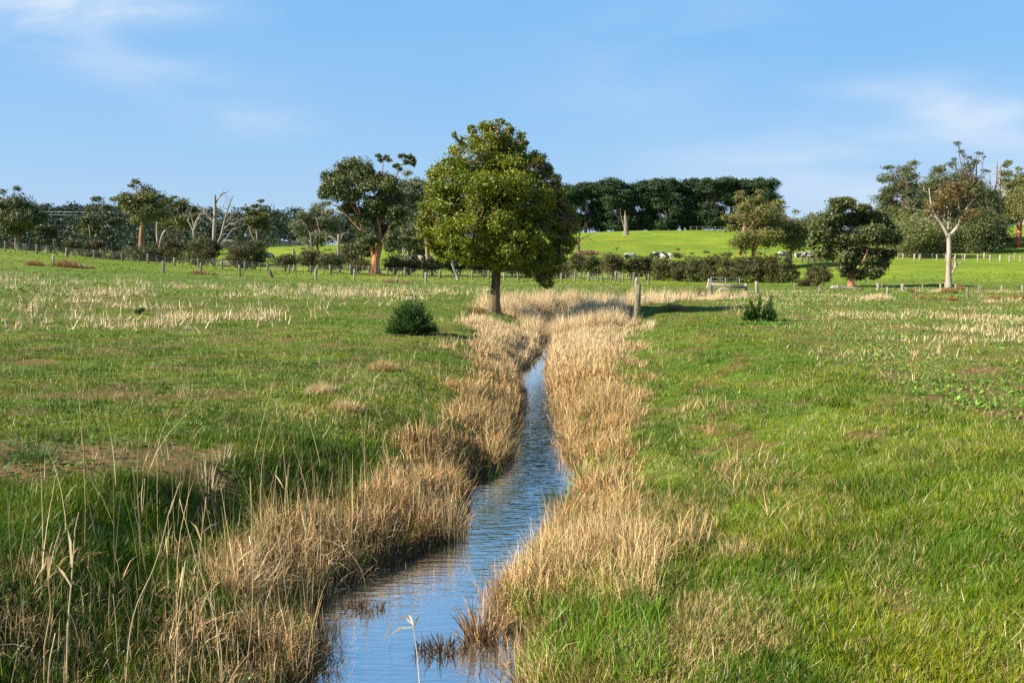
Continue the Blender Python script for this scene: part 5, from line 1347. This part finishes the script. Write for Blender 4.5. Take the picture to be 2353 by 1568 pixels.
def leafy(label, name, cat, u, vb, ells_px, pal, n, L, W, seed, stems, **kw):
    x, y, z = hit(u, vb); rs = np.random.default_rng(seed)
    root = thing(name, (x, y, z), label, cat)
    es = [ell(a, b, c, e, y, dy) for a, b, c, e, dy in ells_px]
    acc = Acc(); crown(acc, rs, es, n, L, W, pal, **kw); acc.build('foliage', M['weed'], root, (x, y, z))
    acc = Acc()
    for (a, b) in stems:
        q = limb_path(rs, (x + rs.normal() * .04, y + rs.normal() * .04, z - .05), P(a, b, y), .022, .006, .06, 3); tube(acc, q[:, :3], q[:, 3], 5)
    acc.build('stem', M['bark_dark'], root, (x, y, z))
    return root
def sprigs(label, name, u, vb, shape, nst, nl, L, W, pal, seed):
    """bushy plant of many leafy shoots; shape(theta, phi, r) gives each shoot's length in px"""
    rs = np.random.default_rng(seed); x, y, z = hit(u, vb); s = y / F
    root = thing(name, (x, y, z), label, 'bush' if name == 'bush' else 'weed plant')
    P_, T_, C_ = [], [], []; st = Acc()
    for k in range(nst):
        b0, tip = shape(rs)
        b0 = np.array([x, y, z]) + np.array(b0) * s; tip = np.array([x, y, z]) + np.array(tip) * s
        mid = (b0 + tip) / 2 + rs.normal(size=3) * .06 * np.linalg.norm(tip - b0) + np.array([0, 0, .05])
        t = rs.uniform(.25, 1.03, nl)[:, None] ** .8
        p = (1 - t) ** 2 * b0 + 2 * t * (1 - t) * mid + t * t * tip
        dr = unit(tip - mid)
        td = unit(dr + rdir(nl, rs) * rs.uniform(.5, 1.1, (nl, 1)))
        P_.append(p + td * L * .4); T_.append(td)
        c = lerp(pal[0], pal[1], np.clip(rs.uniform() * .6 + rs.uniform(0, .5, (nl, 1)), 0, 1)); C_.append(c * rs.uniform(.8, 1.2, (nl, 1)))
        if k % 6 == 0:
            q = np.array([b0, mid, tip]); tube(st, q, [.012, .008, .003], 4)
    p = np.concatenate(P_); t = np.concatenate(T_); n = len(p)
    acc = Acc(); leaves(acc, p, t, rdir(n, rs), L * rs.uniform(.6, 1.3, n), W * rs.uniform(.7, 1.3, n), np.concatenate(C_))
    acc.build('foliage', M['weed'], root, (x, y, z)); st.build('stem', M['bark_dark'], root, (x, y, z))
    return root
_lob = [(0, 6, 92, 30), (-22, -4, 72, 27), (22, 2, 70, 27), (-36, 4, 46, 22), (38, -6, 46, 22), (4, -26, 52, 26), (46, 0, 18, 16), (-42, -8, 20, 16), (10, 26, 60, 26), (-12, -18, 66, 18)]
def bush_shape(rs):
    cx, cy, h, r = _lob[rs.integers(len(_lob))]; a = rs.uniform(0, 6.283); f = rs.uniform(0, 1) ** .7
    q = r * math.sqrt(max(0, 1 - f ** 2)) * rs.uniform(.8, 1.15)
    return (cx * .35, cy * .35, 2), (cx + math.cos(a) * q, cy + math.sin(a) * q, h * (.25 + .75 * f) * rs.uniform(.85, 1.13))
sprigs('dense dark green feathery bush standing alone in the left paddock', 'bush', 945, 770, bush_shape, 620, 26, .085, .018, (np.array((.022, .07, .014)), np.array((.075, .15, .03))), 21)
_sp = [(-22, 54), (-2, 66), (24, 57), (-12, 38), (12, 40), (-30, 26), (32, 28)]
def weed_shape(rs):
    c, h = _sp[rs.integers(len(_sp))]; f = rs.uniform(.1, 1)
    w_ = 10 * (1 - f) + 3; a = rs.uniform(0, 6.283)
    return (c * .6, 0, 0), (c + math.cos(a) * w_ * rs.uniform(.3, 1.2), math.sin(a) * w_, h * f * rs.uniform(.85, 1.08))
sprigs('dark upright leafy weed with several spires in the right weed field', 'weed_plant', 1745, 738, weed_shape, 210, 24, .075, .03, (np.array((.022, .07, .012)), np.array((.07, .14, .022))), 22)
leafy('bright green low weed mat spreading round the dark upright weed', 'weed_plant', 'weed plant', 1740, 746,
      [(1700, 744, 30, 6, -.3), (1745, 744, 36, 7, -.4), (1795, 746, 30, 6, -.2), (1835, 748, 20, 5, 0)],
      (np.array((.06, .16, .02)), np.array((.13, .26, .04))), 4200, .085, .04, 23, [(1740, 742), (1780, 744)], npuff=9)
leafy('small dark weed clump sprouting in the stubble at the left', 'weed_plant', 'weed plant', 321, 722, [(318, 715, 6, 5, 0), (326, 711, 5, 6, 0), (311, 718, 4, 3, 0)],
      (np.array((.03, .09, .02)), np.array((.07, .16, .03))), 420, .09, .035, 24, [(318, 711), (326, 706)], npuff=6)

# ------------------------------------------------------------------ single reed stalks in front
def stalk(label, d, px, r0, tip_leaves=(), group=None, pale=.5, leaf_w=.012, root_z=None):
    rs = np.random.default_rng(int(px[0][0]) + 5)
    dn = d; d = float(np.clip(hit(px[0][0], min(px[0][1], 1640), 3.2)[1], 3.4, 60)) if d < 9 and px[0][0] < 700 else d
    r0 = r0 * d / dn * .95
    w3 = [P(a, b, d) for a, b in px]
    base = np.array(w3[0]); g = H1(base[0], d)
    pts = [np.array(q) + np.array([0, rs.normal() * .02, 0]) for q in w3]
    dirn = unit(pts[0] - pts[1])
    if pts[0][2] > g - .02:
        L_ = (pts[0][2] - g + .06) / max(.35, -dirn[2]) if dirn[2] < 0 else 0
        pts.insert(0, pts[0] + dirn * L_)
    b = tuple(pts[0])
    root = thing('reed_stalk', b, label, 'reed', group)
    acc = Acc(); q = smooth_path(np.array([[*p, r0 * (1 - .55 * k / (len(pts) - 1))] for k, p in enumerate(pts)]), 4, .0008, rs)
    c = lerp(np.array((.50, .31, .12)), np.array((.74, .59, .36)), pale)
    tube(acc, q[:, :3], q[:, 3], 6, c); acc.build('stem', M['dry'], root, b, smooth=True)
    for (p0, p1, wd) in tip_leaves:
        a_, b_ = P(*p0, d), P(*p1, d); a_[1] -= .01; b_[1] += rs.normal() * .05
        mid = (a_ + b_) / 2 + np.array([0, rs.normal() * .02, .12 * np.linalg.norm(b_ - a_)])
        sd_ = unit(np.cross(b_ - a_, np.array([0, 1.0, .3]))) * wd / 2; nr_ = np.array([0, wd * .25, 0])
        Vl = np.array([a_ - sd_ * .5, a_ + sd_ * .5, mid - sd_ + nr_, mid + sd_ + nr_, b_])
        acc = Acc(); acc.add(Vl, [np.array([[0, 1, 3, 2]]), np.array([[2, 3, 4]])], c * rs.uniform(.75, 1.1)); acc.build('leaf', M['dry'], root, b)
    return root
SG = 'tall dry reed stalks at the near left bank'
stalk('leftmost tall golden reed with a single upright blade on top', 6.2, [(98, 1600), (108, 1480), (114, 1400), (116, 1330), (113, 1300)], .0075, [((114, 1325), (97, 1252), .028), ((116, 1345), (101, 1340), .02), ((118, 1340), (131, 1318), .012)], SG, .25)
stalk('tall pale jointed reed with a bent pointed tip, second from the left', 6.3, [(152, 1600), (160, 1440), (164, 1345), (166, 1222), (183, 1175)], .008, [((166, 1345), (128, 1300), .018), ((166, 1300), (150, 1215), .016), ((167, 1340), (180, 1330), .01)], SG, .7)
stalk('short thick broken reed between the two leftmost tall reeds', 6.2, [(120, 1610), (124, 1520), (128, 1452)], .0085, [], SG, .75)
stalk('long thin reed leaning right from low left, tip highest of its bunch', 6.8, [(284, 1590), (297, 1425), (357, 1295), (391, 1177), (413, 1106)], .006, [((391, 1177), (401, 1140), .012)], SG, .85)
stalk('long pale straw leaning left and crossing the leaning thin reed', 6.8, [(510, 1590), (512, 1490), (487, 1384), (451, 1275), (409, 1148)], .0055, [], SG, .95)
stalk('golden reed with side leaves near its top, right of the crossed straws', 7.0, [(430, 1600), (437, 1540), (447, 1400), (460, 1275), (474, 1140)], .0075, [((463, 1240), (434, 1195), .014), ((462, 1225), (498, 1205), .012), ((455, 1310), (432, 1340), .014), ((470, 1170), (478, 1190), .01)], SG, .4)
stalk('short upright reed with a torn top left of the golden reed', 6.6, [(404, 1590), (409, 1470), (417, 1370), (423, 1290)], .0085, [((422, 1300), (430, 1340), .012)], SG, .55)
stalk('slender straight reed in the middle of the near left bank', 7.6, [(560, 1560), (575, 1440), (577, 1280), (574, 1096)], .0055, [((577, 1250), (565, 1235), .012)], SG, .65)
stalk('slender reed right of the middle one with a crossed broken tip', 8.4, [(612, 1320), (628, 1180), (636, 1070)], .005, [((634, 1090), (660, 1120), .01)], SG, .8)
stalk('reed with a brownish seed blade, last of the upright ones', 8.4, [(630, 1300), (652, 1180), (664, 1068)], .005, [((660, 1110), (666, 1060), .02)], SG, .35)
stalk('broad tipped reed rising out of the brown tangle near the water', 8.2, [(700, 1330), (703, 1240), (706, 1140)], .006, [((704, 1200), (716, 1150), .02), ((702, 1220), (692, 1175), .016)], SG, .6)
stalk('bent reed arching over and down into the water at the left bank', 8.6, [(690, 1300), (703, 1236), (780, 1254), (829, 1303), (843, 1375)], .0055, [((780, 1254), (800, 1262), .014)], SG, .7)
stalk('broken reed slanting straight down into the water at the left bank', 8.4, [(752, 1278), (790, 1335), (831, 1388)], .005, [((752, 1345), (800, 1372), .02)], SG, .75)
stalk('short thin reed standing by itself against the dark green hollow', 7.0, [(268, 1530), (266, 1450), (262, 1362)], .005, [], SG, .7)
stalk('thin twin stemmed reed at the top of the dark green hollow', 8.6, [(323, 1190), (330, 1150), (333, 1098)], .005, [((327, 1190), (322, 1100), .008)], SG, .75)
stalk('pale broken reed with a drooping torn flag of leaves standing in the water', 6.5, [(966, 1640), (962, 1540), (955, 1480), (948, 1430)], .0065, [((950, 1432), (905, 1420), .022), ((950, 1438), (885, 1472), .02), ((948, 1428), (930, 1405), .02), ((950, 1440), (964, 1420), .016), ((905, 1424), (880, 1478), .012)], None, .85)
stalk('upright pale reed leaning over the right water edge', 9.6, [(1188, 1330), (1196, 1300), (1192, 1272)], .006, [((1193, 1290), (1196, 1260), .016)], None, .85)
stalk('curved dark twig sticking out of the water by the sodden clump', 8.0, [(1120, 1420), (1110, 1370), (1075, 1300)], .004, [], None, .1)
stalk('long reed slanting over the narrow water from the right', 16.0, [(1335, 1070), (1302, 1032), (1256, 952)], .007, [((1280, 990), (1272, 985), .02)], None, .75)
stalk('tall single reed at the right bank with a sideways broken tip', 15.5, [(1572, 1090), (1570, 1040), (1570, 975)], .007, [((1570, 976), (1540, 974), .012)], None, .8)
stalk('pair of very tall straws in the right bank reeds', 16.5, [(1420, 1020), (1424, 960), (1430, 888)], .006, [((1438, 1020), (1446, 905), .01)], None, .85)

# ------------------------------------------------------------------ cows, birds, power line
def cow_material():
    m, nt, out = new_mat('cow_hide'); tc = N(nt, 'ShaderNodeTexCoord'); oi = N(nt, 'ShaderNodeObjectInfo')
    ad = N(nt, 'ShaderNodeVectorMath', operation='ADD'); sc_ = N(nt, 'ShaderNodeVectorMath', operation='SCALE'); sc_.inputs['Scale'].default_value = 37
    cb = N(nt, 'ShaderNodeCombineXYZ'); nt.links.new(oi.outputs['Random'], cb.inputs[0]); nt.links.new(oi.outputs['Random'], cb.inputs[1])
    nt.links.new(cb.outputs[0], sc_.inputs[0]); nt.links.new(tc.outputs['Object'], ad.inputs[0]); nt.links.new(sc_.outputs[0], ad.inputs[1])
    nz = N(nt, 'ShaderNodeTexNoise'); nz.inputs['Scale'].default_value = 1.3; nz.inputs['Detail'].default_value = 1; nt.links.new(ad.outputs[0], nz.inputs['Vector'])
    cr = N(nt, 'ShaderNodeValToRGB'); cr.color_ramp.elements[0].position = .50; cr.color_ramp.elements[0].color = (.018, .016, .015, 1)
    cr.color_ramp.elements[1].position = .53; cr.color_ramp.elements[1].color = (.52, .49, .43, 1); nt.links.new(nz.outputs['Fac'], cr.inputs[0])
    b = N(nt, 'ShaderNodeBsdfPrincipled'); b.inputs['Roughness'].default_value = .8; nt.links.new(cr.outputs[0], b.inputs['Base Color']); nt.links.new(b.outputs[0], out.inputs[0]); return m
M['cow'] = cow_material()
def cow_bm(graze):
    acc = Acc()
    tube(acc, [(-1.02, 0, 1.1), (-.95, 0, 1.1), (-.6, 0, 1.06), (-.1, 0, 1.0), (.4, 0, 1.03), (.75, 0, 1.1), (.95, 0, 1.15)], [.08, .28, .38, .42, .39, .33, .18], 12)
    nk = [(.8, 0, 1.2), (1.05, 0, 1.28), (1.25, 0, 1.36), (1.45, 0, 1.28), (1.68, 0, 1.08)] if not graze else [(.8, 0, 1.15), (1.1, 0, .98), (1.3, 0, .68), (1.42, 0, .42), (1.55, 0, .12)]
    tube(acc, nk, [.24, .19, .17, .15, .08], 10)
    hd = np.array(nk[2])
    for s in (-1, 1): tube(acc, [hd + [0, s * .12, .08], hd + [-.04, s * .3, .08]], [.05, .015], 6)
    for x_, s in ((-.78, -1), (-.78, 1), (.68, -1), (.68, 1)):
        back = x_ < 0
        tube(acc, [(x_, s * .2, 1.0), (x_ + (.1 if back else 0), s * .22, .66), (x_ + (-.09 if back else .02), s * .21, .42), (x_ + (-.05 if back else 0), s * .21, .08), (x_, s * .21, 0)], [.17, .11, .07, .055, .07], 8)
    tube(acc, [(-1.0, 0, 1.3), (-1.1, 0, 1.1), (-1.12, 0, .6)], [.035, .025, .04], 5)
    tube(acc, [(-.45, 0, .78), (-.42, 0, .62), (-.42, 0, .56)], [.14, .13, .05], 8)
    return acc
def make_cow(graze, loc, rotz, label):
    o = cow_bm(graze).build('cow', M['cow'], None, colour=False)
    rm = o.modifiers.new('fuse', 'REMESH'); rm.mode = 'VOXEL'; rm.voxel_size = .035; rm.use_smooth_shade = True
    o.location = loc; o.rotation_euler = (0, 0, rotz); return tag(o, label, 'cow', 'black and white cows grazing beyond the hedge')
_cows = [(1507, 148, 0, .1, 'mostly white cow behind the hedge gap, left of its dark companion'), (1529, 146, 1, 3.0, 'dark patched cow beside the white cow behind the hedge gap'),
         (1446, 146, 1, .4, 'cow whose head shows over the dense shrub right of the dome shrub'), (1838, 150, 0, 2.9, 'leftmost cow of the herd under the olive gum'), (1852, 153, 1, .2, 'cow in the middle of the herd under the olive gum'),
         (1866, 149, 0, 3.3, 'black cow of the herd above the dark yard fence'), (1880, 152, 0, .3, 'pale cow standing highest at the right of the herd'), (1892, 150, 1, 2.6, 'dark cow at the right end of the herd, nearest the many stemmed gum'),
         (1800, 152, 1, .2, 'cow half hidden at the left of the herd behind the hedge end'),
         (793, 146, 1, .3, 'cow left of the tallest gum below the broken dead trunk'), (806, 148, 0, 3.1, 'white cow close to the left side of the tallest gum'),
         (945, 148, 1, .1, 'leftmost cow behind the small open gum'), (962, 150, 0, 3.0, 'cow right of the small open gum stems'), (976, 148, 1, .3, 'cow nearest the left edge of the round green tree'), (618, 150, 1, 1.2, 'black cow on the green gap near the bushy shrubs')]
_proto = {}
for u, d, g, r_, lab in _cows:
    loc = at(u, d)
    if g not in _proto: _proto[g] = make_cow(g, loc, r_, lab)
    else:
        c = _proto[g].copy(); COL.objects.link(c); c.location = loc; c.rotation_euler = (0, 0, r_); c['label'] = lab
M['bird_black'] = bark_mat('black_feathers', (.012, .012, .014), (.03, .03, .035), 9, 1, .5); M['bird_white'] = bark_mat('white_feathers', (.6, .6, .58), (.78, .78, .76), 9, 1, .6)
def bird(label, u, v, rot):
    x, y, z = hit(u, v); root = thing('magpie', (x, y, z), label, 'bird', None, rot); k = 1.25
    def q(*a): return [tuple(np.array(p) * k + np.array((0, 0, 0))) for p in a]
    acc = Acc(); tube(acc, q((-.14, 0, .15), (-.10, 0, .155), (0, 0, .17), (.09, 0, .20), (.13, 0, .25), (.15, 0, .285), (.18, 0, .29), (.205, 0, .285)), np.array([.015, .045, .068, .06, .042, .04, .034, .008]) * k, 10)
    tube(acc, q((.19, 0, .285), (.25, 0, .275)), [.014 * k, .003], 6)
    for s in (-1, 1): tube(acc, q((.0, s * .03, .12), (.01, s * .03, .0), (.04, s * .03, 0)), [.012 * k, .006 * k, .005 * k], 5)
    o = acc.build('body', M['bird_black'], root, smooth=True)
    acc = Acc(); box(acc, np.array((-.19, 0, .135)) * k, (.16 * k, .06 * k, .012 * k), axis=(1, 0, .15)); acc.build('tail', M['bird_black'], root)
    acc = Acc()
    for s in (-1, 1): tube(acc, q((.07, s * .052, .205), (-.02, s * .066, .175), (-.12, s * .045, .155)), np.array([.012, .032, .01]) * k, 6)
    acc.build('wing', M['bird_white'], root, smooth=True)
    acc = Acc(); tube(acc, q((.115, 0, .262), (.10, 0, .225)), np.array([.042, .05]) * k, 9); acc.build('nape', M['bird_white'], root)
    return root
bird('black and white magpie on the grass below the culvert, the left of the two', 1616, 684, 2.6)
bird('black and white magpie with lifted head, the right of the two below the culvert', 1629, 682, 2.9)

b = at(-140, 330); e2 = at(330, 320); root = thing('power_line', b, 'two pale power wires crossing in front of the wooded hill at the left', 'power line')
for p_ in (b, e2):
    acc = Acc(); tube(acc, [np.array(p_) - [0, 0, .5], np.array(p_) + [0, 0, 19.5]], [.22, .14], 8); tube(acc, [np.array(p_) + [-.2, -.9, 18.9], np.array(p_) + [.2, .9, 18.9]], .07, 6)
    acc.build('pole', M['bark_dark'], root, b)
for vv, w_ in ((477, 0), (484, 1)):
    acc = Acc(); k_ = np.linspace(0, 1, 24)
    A_, B_ = P(-140, vv - 3, 330), P(330, vv + 7, 320)
    tube(acc, [A_ + (B_ - A_) * f - np.array([0, 0, 1.1 * 4 * f * (1 - f)]) for f in k_], .075, 5); acc.build('wire', M['galv'], root, b)
